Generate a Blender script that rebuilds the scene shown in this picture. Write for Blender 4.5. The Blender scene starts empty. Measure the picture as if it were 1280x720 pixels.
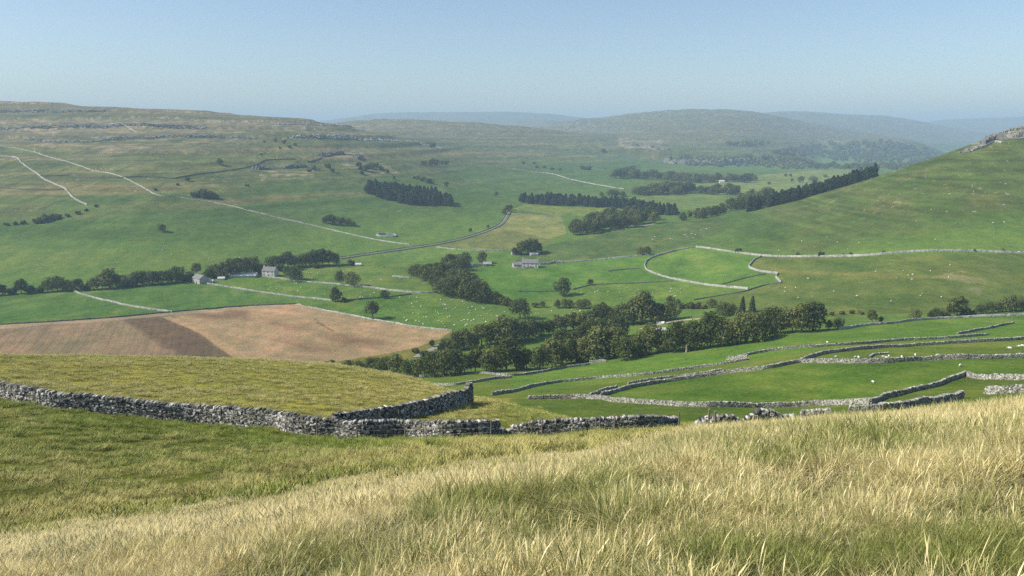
# Upland dale: long-grass hillside, dry stone walls, ploughed field, river trees and hazy fells.
import bpy, math, random
import numpy as np
from mathutils import Vector

random.seed(7)
rng = np.random.default_rng(7)
SC = bpy.context.scene
COL = SC.collection
F = 924.0                     # focal length in pixels of a 1280 wide picture
TH = math.atan(195.0 / F)     # camera pitch
CT, ST = math.cos(TH), math.sin(TH)

# ------------------------------------------------------------------ helpers
def srgb(r, g, b, k=1.0):
    c = np.array([r, g, b], float) / 255.0
    c = np.where(c <= 0.04045, c / 12.92, ((c + 0.055) / 1.055) ** 2.4)
    return c * k

def sm(a, b, x):
    t = np.clip((x - a) / (b - a), 0, 1)
    return t * t * (3 - 2 * t)

def _hash(ix, iy, seed):
    h = (ix.astype(np.int64) * 374761393 + iy.astype(np.int64) * 668265263 + seed * 1442695041) & 0xFFFFFFFF
    h = ((h ^ (h >> 13)) * 1274126177) & 0xFFFFFFFF
    h = h ^ (h >> 16)
    return (h & 0xFFFF) / 65535.0

def vnoise(x, y, seed=0):
    x = np.asarray(x, float); y = np.asarray(y, float)
    ix = np.floor(x); iy = np.floor(y)
    fx = x - ix; fy = y - iy
    fx = fx * fx * fx * (fx * (fx * 6 - 15) + 10); fy = fy * fy * fy * (fy * (fy * 6 - 15) + 10)
    a = _hash(ix, iy, seed); b = _hash(ix + 1, iy, seed)
    c = _hash(ix, iy + 1, seed); d = _hash(ix + 1, iy + 1, seed)
    return (a + (b - a) * fx) * (1 - fy) + (c + (d - c) * fx) * fy      # 0..1

def fbm(x, y, oct=4, seed=0, gain=0.5):
    v = 0.0; a = 1.0; s = 0.0
    for o in range(oct):
        v = v + a * (vnoise(x * 2 ** o + o * 17.3, y * 2 ** o - o * 9.1, seed + o) - 0.5); s += a; a *= gain
    return v / s * 2                                                      # about -1..1

def py2s(py):
    k = (360.0 - np.asarray(py, float)) / F
    return (k * CT - ST) / (CT + k * ST)

def s2py(s):
    return 360.0 - F * (ST + s * CT) / (CT - s * ST)

def px2u(px, s):
    return (np.asarray(px, float) - 640.0) / F * (CT - s * ST)

def u2px(u, s):
    return 640.0 + F * u / (CT - s * ST)

# ------------------------------------------------------------------ terrain shape
# sight-line profiles: for a bearing, (distance ahead, where the ground lies against the view)
CO = {
 -350: [(9,690),(12,695),(18,682),(30,632),(45,574),(70,478),(90,455),(130,428),(160,434),(250,470),(340,463),(404,440),(476,405),(577,366),(620,352),(800,275),(1000,228),(1300,176),(1600,146),(1900,124),(2200,130),(3000,160),(5000,160),(14000,160)],
 0: [(9,673),(12,675),(18,662),(30,615),(45,562),(70,498),(90,474),(118,444.5),(135,444),(160,450),(250,478),(340,463),(404,446),(476,405),(577,367),(620,352),(735,303),(850,262),(1000,228),(1150,203),(1320,182),(1500,163),(1700,143),(1900,127),(2200,132),(3000,165),(5000,165),(14000,165)],
 200: [(7.5,660),(9,653),(12,654),(16,641),(20,631),(24,630),(35,598),(48,566),(67,523),(90,488),(118,449),(135,447),(160,453),(250,482),(340,463),(404,447),(470,406),(505,392),(577,367),(620,353),(735,303),(850,259),(1000,224),(1150,200),(1320,180),(1500,163),(1700,147),(1900,136),(2300,142),(3000,165),(5000,165),(14000,165)],
 400: [(6,660),(7.5,630),(9,623),(12,620),(16,602),(22,588),(30,578),(45,563),(61,549.5),(66,537),(80,508),(100,478),(122,455),(135,453),(160,460),(250,490),(330,470),(404,446),(470,406),(510,391),(577,367),(640,348),(700,332),(760,319),(850,293),(1000,256),(1150,226),(1350,196),(1600,169),(1750,158),(1900,151),(2200,158),(3000,165),(5000,165),(14000,165)],
 500: [(6.5,640),(8,610),(10,602),(14,592),(20,578),(30,566),(45,556),(62,549),(66,538),(80,510),(100,488),(126,467),(140,470),(160,481),(220,500),(300,484),(380,462),(404,450),(470,407),(577,367),(640,348),(700,332),(780,314),(860,297),(950,277),(1050,257),(1200,235),(1400,212),(1700,188),(2000,174),(2400,168),(3000,162),(5000,165),(14000,165)],
 600: [(7,618),(8.5,596),(11,584),(15,578),(20,569),(30,560),(45,554),(63,548),(70,530),(80,508),(100,497.5),(115,501),(150,508),(200,495),(250,483),(295,471),(380,448),(404,438),(470,407),(577,368),(640,349),(720,328),(832,300),(900,288),(1000,273),(1145,254),(1400,235),(1750,213),(2100,198),(2600,180),(3000,166),(5000,165),(14000,165)],
 700: [(8,586),(9.5,574),(12,566),(17,561),(25,556),(40,551),(66,545.5),(74,535),(90,527),(120,521),(150,511),(175,503),(220,490),(260,480),(295,470),(350,455),(400,437),(440,423),(500,400),(590,366),(640,350),(720,328),(832,300),(900,288),(1145,260),(1450,238),(1750,222),(2100,207),(2600,190),(3200,168),(5000,165),(14000,165)],
 850: [(8,572),(9.5,556),(12,544),(15,540),(20,540),(40,540),(70,537),(90,530),(120,520),(150,507),(190,489),(215,476),(250,464),(330,440),(400,418),(440,404),(480,391),(520,378),(580,360),(620,345),(680,325),(740,308),(820,293),(900,280),(1000,270),(1145,260),(1450,240),(1750,226),(2100,215),(2500,208),(2690,205),(2730,188),(3000,183),(4000,168),(5000,160),(14000,165)],
 1000: [(8,556),(9.5,540),(12,526),(16,521),(24,527),(50,533),(80,527),(110,521),(150,508),(175,482),(200,459),(215,452),(240,442),(265,433),(300,425),(340,415),(400,397),(450,380),(500,362),(540,345),(600,322),(650,308),(740,282),(830,260),(900,249),(1000,254),(1145,256),(1450,236),(1750,225),(2100,216),(2700,209),(3500,201),(4200,184),(5000,172),(14000,165)],
 1150: [(8,538),(9.5,524),(12,512),(15.5,506),(20,510),(40,523),(70,521),(90,511),(120,500),(150,487),(175,467),(200,450),(235,437),(265,428),(300,419),(350,406),(380,398),(430,375),(470,352),(530,320),(580,295),(650,262),(740,226),(800,207),(850,203),(920,212),(1145,245),(1450,232),(1750,225),(2100,216),(2700,206),(3500,199),(4500,188),(5500,178),(14000,165)],
 1280: [(8,522),(9.5,510),(12,500),(15.5,496),(19,497),(24,502),(40,514),(70,506),(90,498),(110,491),(150,474),(175,460),(200,446),(235,432),(265,423),(300,413),(350,400),(380,393),(410,383),(440,365),(480,340),(530,315),(570,290),(650,240),(740,195),(800,178),(835,163),(870,156),(950,158),(1145,200),(1450,225),(1750,225),(2700,206),(3500,198),(14000,165)],
 1600: [(8,512),(9.5,500),(12,488),(15.5,484),(24,490),(40,502),(70,492),(110,476),(150,460),(200,432),(300,400),(380,382),(440,355),(530,300),(570,275),(650,222),(740,172),(800,150),(850,128),(1000,125),(1500,170),(3000,180),(14000,165)],
}
NEAR_B, NEAR_A = 0.28, 0.12
def near_plane(x, y):
    return -1.65 - NEAR_B * y + NEAR_A * np.clip(x, -14, 14)

LY0, LY1, NLY = math.log(3.0), math.log(15000.0), 1700
NU = 521
LYG = np.linspace(LY0, LY1, NLY); YG = np.exp(LYG)
UG = np.linspace(-1.3, 1.3, NU)

def pchip(xk, yk, x):
    h = np.diff(xk); d = np.diff(yk) / h
    m = np.zeros_like(yk)
    m[0], m[-1] = d[0], d[-1]
    for i in range(1, len(xk) - 1):
        if d[i - 1] * d[i] > 0:
            w1 = 2 * h[i] + h[i - 1]; w2 = h[i] + 2 * h[i - 1]
            m[i] = (w1 + w2) / (w1 / d[i - 1] + w2 / d[i])
    j = np.clip(np.searchsorted(xk, x) - 1, 0, len(xk) - 2)
    t = np.clip((x - xk[j]) / h[j], 0, 1)
    t2, t3 = t * t, t * t * t
    return (2*t3-3*t2+1)*yk[j] + (t3-2*t2+t)*h[j]*m[j] + (-2*t3+3*t2)*yk[j+1] + (t3-t2)*h[j]*m[j+1]

def gauss1(a, sig, axis):
    n = int(3 * sig) + 1
    k = np.exp(-0.5 * (np.arange(-n, n + 1) / sig) ** 2); k /= k.sum()
    pad = [(0, 0)] * a.ndim; pad[axis] = (n, n)
    ap = np.pad(a, pad, mode='edge')
    out = np.zeros_like(a)
    for i, w in enumerate(k):
        sl = [slice(None)] * a.ndim; sl[axis] = slice(i, i + a.shape[axis])
        out += w * ap[tuple(sl)]
    return out

cs, cu = [], []
for px in sorted(CO):
    L = CO[px]
    yk = [3.0, 4.0, 5.0, 6.0]; sk = []
    yk = [v for v in yk if v < L[0][0] - 0.5]
    for v in yk:
        s = -1.65 / v - NEAR_B
        for _ in range(4):
            s = -1.65 / v - NEAR_B + NEAR_A * float(px2u(px, s))
        sk.append(s)
    yk += [a for a, b in L]; sk += [float(py2s(b)) for a, b in L]
    if yk[-1] < 14999: yk.append(15000.0); sk.append(sk[-1])
    s = pchip(np.log(np.array(yk)), np.array(sk), LYG)
    cs.append(s); cu.append(px2u(px, s))
cs = np.array(cs); cu = np.array(cu)
S = np.empty((NU, NLY))
for j in range(NLY):
    xk = cu[:, j]; S[:, j] = pchip(xk, cs[:, j], UG) if False else np.interp(UG, xk, cs[:, j])
S = gauss1(S, 7.0, 0)
Z = S * YG[None, :]
# distant ridges: skyline against the view, distance, fall in front and behind
RIDGES = [
 ([(-300,150),(330,168),(400,158),(440,151.5),(490,149.5),(540,150.5),(600,153.5),(650,158),(720,166),(800,176),(900,195),(1400,230)], 3300, 0.13, 0.1),
 ([(-300,200),(560,190),(640,163),(700,153),(760,146),(800,139.5),(840,136.5),(900,136),(940,139.5),(975,146),(1020,155),(1080,166),(1200,185),(1500,190)], 5200, 0.105, 0.09),
 ([(-300,165),(380,155),(420,148.5),(460,143.5),(500,141),(560,140),(640,140),(690,142),(720,146.5),(800,152),(1500,160)], 9500, 0.10, 0.09),
 ([(-300,190),(560,175),(640,152),(670,149),(700,149),(730,153),(800,175),(1500,200)], 7200, 0.13, 0.1),
 ([(-300,190),(880,160),(930,143),(960,139.5),(1000,139),(1040,141),(1090,144),(1120,146.5),(1150,151),(1190,160),(1250,170),(1500,175)], 7800, 0.10, 0.09),
 ([(-300,180),(1060,160),(1150,154),(1180,149.5),(1220,147.5),(1290,145),(1500,146)], 10500, 0.10, 0.09),
 ([(-300,230),(880,215),(930,196),(960,186),(1000,178),(1060,171),(1100,170),(1140,174),(1165,184),(1195,196),(1240,215),(1500,230)], 4200, 0.16, 0.12),
 ([(-300,260),(700,215),(770,190),(810,186.5),(850,187),(900,189),(950,191),(990,194),(1020,202),(1080,230),(1500,260)], 2800, 0.9, 0.03),
]
for pts, Y0, gf, gb in RIDGES:
    ppx = np.array([p[0] for p in pts], float); ps = py2s([p[1] for p in pts])
    pu = px2u(ppx, ps)
    sr = gauss1(np.interp(UG, pu, ps)[:, None], 2.0, 0)
    d = YG[None, :] - Y0
    R = sr * Y0 - np.where(d < 0, gf * (np.sqrt(d * d + (0.03*Y0)**2) - 0.03*Y0), gb * (np.sqrt(d * d + (0.03*Y0)**2) - 0.03*Y0))
    k = 0.0022 * Y0
    hmx = np.clip(0.5 + 0.5 * (R - Z) / k, 0, 1)
    Z = Z * (1 - hmx) + R * hmx + k * hmx * (1 - hmx)
S = Z / YG[None, :]

def table(u, ly):
    a = np.clip((u + 1.3) / 2.6 * (NU - 1), 0, NU - 1.001); b = np.clip((ly - LY0) / (LY1 - LY0) * (NLY - 1), 0, NLY - 1.001)
    i = a.astype(int); j = b.astype(int); fa = a - i; fb = b - j
    return (S[i, j] * (1 - fb) + S[i, j + 1] * fb) * (1 - fa) + (S[i + 1, j] * (1 - fb) + S[i + 1, j + 1] * fb) * fa

def hz(x, y):
    """ground height at a place"""
    x = np.asarray(x, float); y = np.asarray(y, float)
    x, y = np.broadcast_arrays(x, y)
    yy = np.maximum(y, 3.0)
    z = table(x / yy, np.log(yy)) * yy
    w = sm(4.5, 7.0, y)
    z = near_plane(x, y) * (1 - w) + z * w
    z = z - 0.30 * (1 - sm(18, 50, y))          # the sward itself stands on top of this
    # roughness that grows with the size of the landform
    z = z + 0.10 * fbm(x / 1.7, y / 1.7, 2, 3) * sm(0, 6, y) * (1 - sm(60, 200, y))
    z = z + 0.30 * fbm(x / 7.0, y / 7.0, 2, 5) * sm(6, 25, y) * (1 - sm(120, 300, y))
    floor = sm(330, 420, y) * (1 - sm(-112, -95, z))
    a = np.clip(0.0016 * y, 0, 5.0) * sm(60, 200, y) * (1 - 0.75 * floor)
    z = z + a * fbm(x / (20 + 0.05 * y.clip(0, 900)), y / (20 + 0.05 * y.clip(0, 900)), 3, 11)
    far = sm(700, 1500, y)
    z = z + far * np.clip(0.0022 * y, 0, 14) * fbm(x / 420.0, y / 420.0, 4, 23)
    # limestone benches along the contours of the left fell
    bench = sm(900, 1200, y) * (1 - sm(2100, 2700, y)) * sm(-80, -45, z)
    zz = z + 7 * fbm(x / 300.0, y / 300.0, 2, 31)
    ph = zz / 19.0 - np.floor(zz / 19.0)
    z = z + bench * 6.5 * (sm(0.30, 0.62, ph) - ph)
    return z

RAYY = np.exp(np.linspace(math.log(3.2), math.log(14500), 5200))
def hit(px, py, ymin=0.0, ymax=1e9):
    """the first point of the ground along a line of sight"""
    s = float(py2s(py)); u = float(px2u(px, s))
    m = (RAYY >= ymin) & (RAYY <= ymax)
    Y = RAYY[m]
    d = hz(u * Y, Y) - s * Y
    k = np.nonzero(d >= 0)[0]
    if len(k) == 0:
        j = int(np.argmax(d / Y)); y = Y[j]
    else:
        j = k[0]
        if j == 0: y = Y[0]
        else: y = Y[j-1] + (Y[j] - Y[j-1]) * (-d[j-1]) / (d[j] - d[j-1])
    x = u * y
    return np.array([x, y, float(hz(x, y))])

def depth(p):
    return p[1] * CT - p[2] * ST

def project(x, y, z):
    s = z / np.maximum(y, 0.3); u = x / np.maximum(y, 0.3)
    return u2px(u, s), s2py(s)

# ------------------------------------------------------------------ mesh + object helpers
def mk_mesh(name, V, Q=None, T=None, smooth=False):
    me = bpy.data.meshes.new(name)
    V = np.ascontiguousarray(V, np.float32)
    me.vertices.add(len(V)); me.vertices.foreach_set('co', V.ravel())
    idx = []; st = []; o = 0
    if Q is not None and len(Q):
        Q = np.asarray(Q, np.int32); idx.append(Q.ravel()); st.append(np.arange(len(Q)) * 4); o = len(Q) * 4
    if T is not None and len(T):
        T = np.asarray(T, np.int32); idx.append(T.ravel()); st.append(np.arange(len(T)) * 3 + o)
    idx = np.concatenate(idx); st = np.concatenate(st)
    me.loops.add(len(idx)); me.loops.foreach_set('vertex_index', idx.astype(np.int32))
    me.polygons.add(len(st)); me.polygons.foreach_set('loop_start', st.astype(np.int32))
    me.polygons.foreach_set('use_smooth', np.full(len(st), smooth, bool))
    me.update(calc_edges=True)
    return me

def link(name, me, mat=None, parent=None, loc=None):
    o = bpy.data.objects.new(name, me); COL.objects.link(o)
    if mat is not None and me is not None and len(me.materials) == 0: me.materials.append(mat)
    if parent is not None: o.parent = parent
    if loc is not None: o.location = loc
    return o

def tag(o, label=None, cat=None, group=None, kind=None):
    if label: o['label'] = label
    if cat: o['category'] = cat
    if group: o['group'] = group
    if kind: o['kind'] = kind
    return o

class Mat:
    def __init__(self, name):
        self.m = bpy.data.materials.new(name); self.m.use_nodes = True
        self.t = self.m.node_tree; self.n = self.t.nodes; self.l = self.t.links
        self.b = self.n['Principled BSDF']; self.b.inputs['Roughness'].default_value = 0.95
        self.b.inputs['Specular IOR Level'].default_value = 0.15
    def node(self, typ, **kw):
        nd = self.n.new(typ)
        for k, v in kw.items():
            if k.startswith('i_'):
                nd.inputs[k[2:].replace('_', ' ')].default_value = v
            else: setattr(nd, k, v)
        return nd
    def mix(self, a, b, fac, mode='MIX'):
        nd = self.n.new('ShaderNodeMix'); nd.data_type = 'RGBA'; nd.blend_type = mode
        for k, v in ((0, fac), (6, a), (7, b)):
            if hasattr(v, 'is_linked') or hasattr(v, 'links'): self.l.new(v, nd.inputs[k])
            elif k == 0: nd.inputs[0].default_value = v
            else: nd.inputs[k].default_value = (*v[:3], 1)
        return nd.outputs[2]
    def ramp(self, fac, stops):
        nd = self.n.new('ShaderNodeValToRGB'); self.l.new(fac, nd.inputs[0])
        e = nd.color_ramp.elements
        while len(e) > 1: e.remove(e[-1])
        e[0].position, e[0].color = stops[0][0], (*_c(stops[0][1]), 1)
        for p, c in stops[1:]:
            x = e.new(p); x.color = (*_c(c), 1)
        return nd.outputs[0]
    def noise(self, scale, detail=3, coord='pos', rough=0.55, stretch=None):
        if coord == 'pos':
            g = self.n.new('ShaderNodeNewGeometry').outputs['Position']
        else:
            g = self.n.new('ShaderNodeTexCoord').outputs['Object']
        if stretch:
            mp = self.n.new('ShaderNodeMapping'); mp.inputs['Scale'].default_value = stretch
            self.l.new(g, mp.inputs['Vector']); g = mp.outputs[0]
        nd = self.n.new('ShaderNodeTexNoise'); nd.inputs['Scale'].default_value = scale
        nd.inputs['Detail'].default_value = detail; nd.inputs['Roughness'].default_value = rough
        self.l.new(g, nd.inputs['Vector'])
        return nd.outputs['Fac']
    def bump(self, h, strength=0.5, dist=0.1):
        nd = self.n.new('ShaderNodeBump'); nd.inputs['Strength'].default_value = strength; nd.inputs['Distance'].default_value = dist
        self.l.new(h, nd.inputs['Height']); self.l.new(nd.outputs[0], self.b.inputs['Normal'])
    def col(self, c):
        if hasattr(c, 'links'): self.l.new(c, self.b.inputs['Base Color'])
        else: self.b.inputs['Base Color'].default_value = (*c[:3], 1)

def _c(c):
    return (c, c, c) if isinstance(c, (int, float)) else tuple(c)[:3]

# ------------------------------------------------------------------ materials
def mat_ground():
    M = Mat('pasture_ground')
    at = M.node('ShaderNodeAttribute', attribute_name='ground_colour').outputs['Color']
    n1 = M.noise(0.9, 4); n2 = M.noise(0.13, 4); n3 = M.noise(0.021, 3); n4 = M.noise(5.0, 2)
    a = M.ramp(n1, [(0.3, 0.72), (0.7, 1.25)]); c = M.mix(at, a, 1.0, 'MULTIPLY')
    a = M.ramp(n2, [(0.3, (0.80, 0.86, 0.82)), (0.7, (1.22, 1.14, 1.12))]); c = M.mix(c, a, 1.0, 'MULTIPLY')
    a = M.ramp(n3, [(0.3, (0.86, 0.93, 0.86)), (0.7, (1.16, 1.06, 1.10))]); c = M.mix(c, a, 1.0, 'MULTIPLY')
    n5 = M.noise(0.045, 5, rough=0.65, stretch=(1.0, 0.35, 1.0)); c = M.mix(c, M.ramp(n5, [(0.32, (0.78, 0.86, 0.80)), (0.68, (1.20, 1.12, 1.05))]), 1.0, 'MULTIPLY')
    M.col(c)
    ad = M.node('ShaderNodeMath', operation='ADD'); M.l.new(n1, ad.inputs[0]); M.l.new(n4, ad.inputs[1])
    M.bump(ad.outputs[0], 0.6, 0.35)
    M.b.inputs['Specular IOR Level'].default_value = 0.05
    return M.m

def mat_stone(name, lo, hi, mid=None):
    M = Mat(name)
    r = M.n.new('ShaderNodeNewGeometry').outputs['Random Per Island']
    base = M.ramp(r, [(0.0, lo), (0.55, mid or tuple((np.array(_c(lo)) + np.array(_c(hi))) / 2)), (1.0, hi)])
    n = M.noise(5.0, 4); n2 = M.noise(0.6, 3)
    c = M.mix(base, M.ramp(n, [(0.3, 0.7), (0.7, 1.2)]), 1.0, 'MULTIPLY')
    lich = M.ramp(n2, [(0.48, 0.0), (0.62, 0.55)])
    c = M.mix(c, (0.20, 0.20, 0.15), lich)
    M.col(c); M.bump(n, 0.6, 0.05)
    return M.m

def mat_far_wall(name, lo, hi):
    M = Mat(name)
    n = M.noise(1.3, 4, rough=0.7); n2 = M.noise(0.05, 2)
    c = M.ramp(n, [(0.32, lo), (0.62, hi)])
    c = M.mix(c, M.ramp(n2, [(0.35, 0.72), (0.65, 1.1)]), 1.0, 'MULTIPLY')
    n3 = M.noise(0.28, 3, rough=0.7); c = M.mix(c, (0.09, 0.10, 0.07), M.ramp(n3, [(0.50, 0.0), (0.64, 0.5)]))
    M.col(c); M.bump(n, 0.7, 0.15)
    return M.m

def mat_leaf(name, dark, light, trans=0.12):
    M = Mat(name)
    oi = M.n.new('ShaderNodeObjectInfo').outputs['Random']
    ri = M.n.new('ShaderNodeNewGeometry').outputs['Random Per Island']
    c = M.mix(dark, light, oi)
    c = M.mix(c, M.ramp(ri, [(0.0, (0.62, 0.66, 0.62)), (0.6, (1.0, 1.0, 1.0)), (1.0, (1.5, 1.38, 1.15))]), 1.0, 'MULTIPLY')
    M.col(c)
    tr = M.n.new('ShaderNodeBsdfTranslucent'); M.l.new(c, tr.inputs['Color'])
    mx = M.n.new('ShaderNodeMixShader'); mx.inputs[0].default_value = trans
    M.l.new(M.b.outputs[0], mx.inputs[1]); M.l.new(tr.outputs[0], mx.inputs[2])
    M.l.new(mx.outputs[0], M.n['Material Output'].inputs['Surface'])
    return M.m

def mat_blade(name, root, tips, greens, seed_bright=1.0):
    """grass blade: colour along the blade from 'along', dryness of the place from 'tone'"""
    M = Mat(name)
    t = M.node('ShaderNodeAttribute', attribute_name='along').outputs['Fac']
    tone = M.node('ShaderNodeAttribute', attribute_name='tone', attribute_type='INSTANCER').outputs['Fac']
    ri = M.n.new('ShaderNodeNewGeometry').outputs['Random Per Island']
    straw = M.ramp(ri, [(0.0, tips[0]), (0.5, tips[1]), (1.0, tips[2])])
    green = M.ramp(ri, [(0.0, greens[0]), (0.5, greens[1]), (1.0, greens[2])])
    # each blade is dry or green, more of them dry where tone is high
    sub = M.node('ShaderNodeMath', operation='SUBTRACT'); M.l.new(tone, sub.inputs[0])
    wn = M.n.new('ShaderNodeTexWhiteNoise'); wn.noise_dimensions = '1D'; M.l.new(ri, wn.inputs['W'])
    M.l.new(wn.outputs['Value'], sub.inputs[1])
    ma = M.node('ShaderNodeMath', operation='MULTIPLY_ADD', use_clamp=True); M.l.new(sub.outputs[0], ma.inputs[0]); ma.inputs[1].default_value = 2.2; ma.inputs[2].default_value = 0.5
    c = M.mix(green, straw, ma.outputs[0])
    c = M.mix(root, c, M.ramp(t, [(0.0, 0.0), (0.55, 1.0)]))  # root green darkened, putting the shade between blades into the colour
    M.col(c)
    M.b.inputs['Roughness'].default_value = 0.6; M.b.inputs['Specular IOR Level'].default_value = 0.25
    tr = M.n.new('ShaderNodeBsdfTranslucent'); M.l.new(c, tr.inputs['Color'])
    mx = M.n.new('ShaderNodeMixShader'); mx.inputs[0].default_value = 0.14
    M.l.new(M.b.outputs[0], mx.inputs[1]); M.l.new(tr.outputs[0], mx.inputs[2])
    M.l.new(mx.outputs[0], M.n['Material Output'].inputs['Surface'])
    return M.m

def mat_plain(name, c, var=0.2, scale=2.0, bump=0.0, coord='pos'):
    M = Mat(name)
    n = M.noise(scale, 4, coord)
    M.col(M.mix(c, M.ramp(n, [(0.3, 1 - var), (0.7, 1 + var)]), 1.0, 'MULTIPLY'))
    if bump: M.bump(n, bump, 0.05)
    return M.m

MG = mat_ground()
M_STONE = mat_stone('grey_limestone', (0.03, 0.03, 0.032), (0.70, 0.68, 0.62), (0.26, 0.255, 0.24))
M_STONE_MID = mat_stone('pale_limestone', (0.10, 0.10, 0.09), (0.60, 0.58, 0.50), (0.34, 0.33, 0.29))
M_WALL_PALE = mat_far_wall('weathered_limestone', (0.18, 0.18, 0.16), (0.52, 0.51, 0.46))
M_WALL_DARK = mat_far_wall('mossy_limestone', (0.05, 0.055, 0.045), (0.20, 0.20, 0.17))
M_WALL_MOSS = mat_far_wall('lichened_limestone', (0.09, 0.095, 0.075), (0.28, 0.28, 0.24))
M_ROCK_DARK = mat_far_wall('shaded_scar_rock', (0.05, 0.05, 0.05), (0.20, 0.20, 0.19))  # darker copy of the scar limestone, shade put into its colour
M_ROCK = mat_far_wall('scar_limestone', (0.16, 0.16, 0.15), (0.44, 0.43, 0.40))
M_BARK = mat_plain('bark', (0.09, 0.075, 0.06), 0.3, 3.0, 0.5, 'obj')
M_BARK_PALE = mat_plain('pale_dead_wood', (0.28, 0.25, 0.21), 0.25, 3.0, 0.5, 'obj')
M_LEAF = mat_leaf('broad_leaves', (0.058, 0.086, 0.024), (0.17, 0.19, 0.058), 0.24)
M_LEAF_LIGHT = mat_leaf('ash_leaves', (0.095, 0.125, 0.036), (0.12, 0.145, 0.042), 0.2)
M_LEAF_BROWN = mat_leaf('russet_leaves', (0.075, 0.055, 0.030), (0.090, 0.065, 0.035))
M_NEEDLE = mat_leaf('conifer_needles', (0.026, 0.046, 0.022), (0.050, 0.076, 0.034), 0.08)
M_WOOD = mat_plain('grey_fence_wood', (0.20, 0.17, 0.14), 0.3, 6.0, 0.4, 'obj')
M_WIRE = mat_plain('fence_wire', (0.25, 0.25, 0.24), 0.1)
M_WOOL = mat_plain('wool', (0.72, 0.69, 0.60), 0.12, 8.0, 0.3, 'obj')
M_FACE = mat_plain('sheep_face', (0.45, 0.42, 0.36), 0.2, 8.0, 0.0, 'obj')
M_WHITEWASH = mat_plain('whitewash', (0.60, 0.58, 0.52), 0.06, 0.8)
M_BARN = mat_plain('barn_stone', (0.42, 0.40, 0.35), 0.25, 1.5, 0.4)
M_SLATE = mat_plain('slate_roof', (0.20, 0.20, 0.20), 0.2, 1.2, 0.3)
M_PALEROOF = mat_plain('pale_sheet_roof', (0.52, 0.52, 0.50), 0.06, 0.5)
M_DARKGLASS = mat_plain('dark_window_glass', (0.03, 0.035, 0.04), 0.1); M_DOOR = mat_plain('dark_door_wood', (0.06, 0.05, 0.04), 0.2)
M_PLASTIC = mat_plain('white_film', (0.80, 0.80, 0.80), 0.05)
M_ROAD = mat_plain('lane_tarmac', (0.24, 0.24, 0.19), 0.15, 0.5)
M_TRACK = mat_plain('dirt_track', (0.40, 0.34, 0.24), 0.2, 0.5)

# ------------------------------------------------------------------ ground colour, field by field
def seg(lo, hi, n): return np.exp(np.linspace(math.log(lo), math.log(hi), n, endpoint=False))
ROWS = np.concatenate([np.array([-60, -40, -25, -15, -8, -4, -2, -1, 0, 1.0, 1.6, 2.2]), seg(2.8, 62, 150), seg(62, 190, 160), seg(190, 1250, 560), seg(1250, 4500, 190), seg(4500, 14200, 70)])
UC = np.concatenate([np.linspace(-1.3, -0.80, 40, endpoint=False), np.linspace(-0.80, 0.80, 1060), np.linspace(0.80, 1.3, 41)[1:]])
ya = np.maximum(ROWS, 2.8)[:, None]
spread = 1.0 + (12.0 / 1.3) / ya * (1 - sm(20, 60, ya)) + np.where(ROWS[:, None] < 0, 12.0 * -ROWS[:, None] / 60, 0)
X = UC[None, :] * ya * spread
Yv = np.repeat(ROWS[:, None], len(UC), 1)
ZV = hz(X, Yv)
PX, PY = project(X, Yv, ZV)
nr, nc = X.shape
wx = fbm(X / (4 + Yv * 0.02), Yv / (4 + Yv * 0.02), 3, 51)      # wobble for field edges
wy = fbm(X / (4 + Yv * 0.02) + 91, Yv / (4 + Yv * 0.02), 3, 57)
JX, JY = PX + 1.6 * wx, PY + 1.0 * wy
CV = np.zeros((nr, nc, 3))

def inpoly(poly, ylo, yhi, jx=JX, jy=JY):
    P = np.array(poly, float)
    m = (Yv >= ylo) & (Yv <= yhi) & (jx >= P[:, 0].min()) & (jx <= P[:, 0].max()) & (jy >= P[:, 1].min()) & (jy <= P[:, 1].max())
    ii = np.nonzero(m.ravel())[0]
    x = jx.ravel()[ii]; y = jy.ravel()[ii]
    r = np.zeros(len(ii), bool)
    for a in range(len(P)):
        x0, y0 = P[a]; x1, y1 = P[a - 1]
        if y0 == y1: continue
        c = ((y0 > y) != (y1 > y)) & (x < (x1 - x0) * (y - y0) / (y1 - y0) + x0)
        r ^= c
    out = np.zeros(nr * nc, bool); out[ii[r]] = True
    return out.reshape(nr, nc)

def mixc(mask, c):
    global CV
    m = mask[..., None].astype(float)
    CV = CV * (1 - m) + np.asarray(c) * m

def V3(c): return np.asarray(c)[None, None, :]
# broad zones by distance and height
n_big = fbm(X / 160.0, Yv / 160.0, 4, 71); n_mid = fbm(X / 35.0, Yv / 35.0, 4, 73); n_con = fbm(X / 260.0, ZV / 7.0 + Yv / 400.0, 4, 79)
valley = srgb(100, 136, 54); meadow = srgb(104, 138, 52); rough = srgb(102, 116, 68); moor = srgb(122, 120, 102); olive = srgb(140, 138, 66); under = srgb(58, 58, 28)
CV[:] = valley
hillL = sm(600, 720, Yv) * sm(-122, -100, ZV)
mixc(hillL, srgb(82, 116, 52))
up = sm(-100, -66, ZV + 16 * n_big + 12 * n_con) * sm(600, 700, Yv)
mixc(up * 0.92, rough)
mixc(sm(-52, -8, ZV + 22 * n_big + 18 * n_con) * sm(700, 900, Yv) * 0.9, moor)
mixc(0.55 * sm(0.05, 0.5, n_con) * up, srgb(138, 122, 88))
mixc(0.5 * sm(0.05, 0.45, -n_con) * up, srgb(92, 112, 56))
mixc(sm(2200, 3600, Yv) * sm(-110, -40, ZV) * 0.6, srgb(112, 118, 80))
# right fell
rf = sm(0.30, 0.42, X / np.maximum(Yv, 1)) * sm(560, 640, Yv) * (1 - sm(1050, 1200, Yv))
mixc(rf, srgb(86, 110, 52))
mixc(rf * sm(0.05, 0.6, n_mid + 0.5 * n_con) * 0.5, srgb(108, 108, 66))
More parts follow.
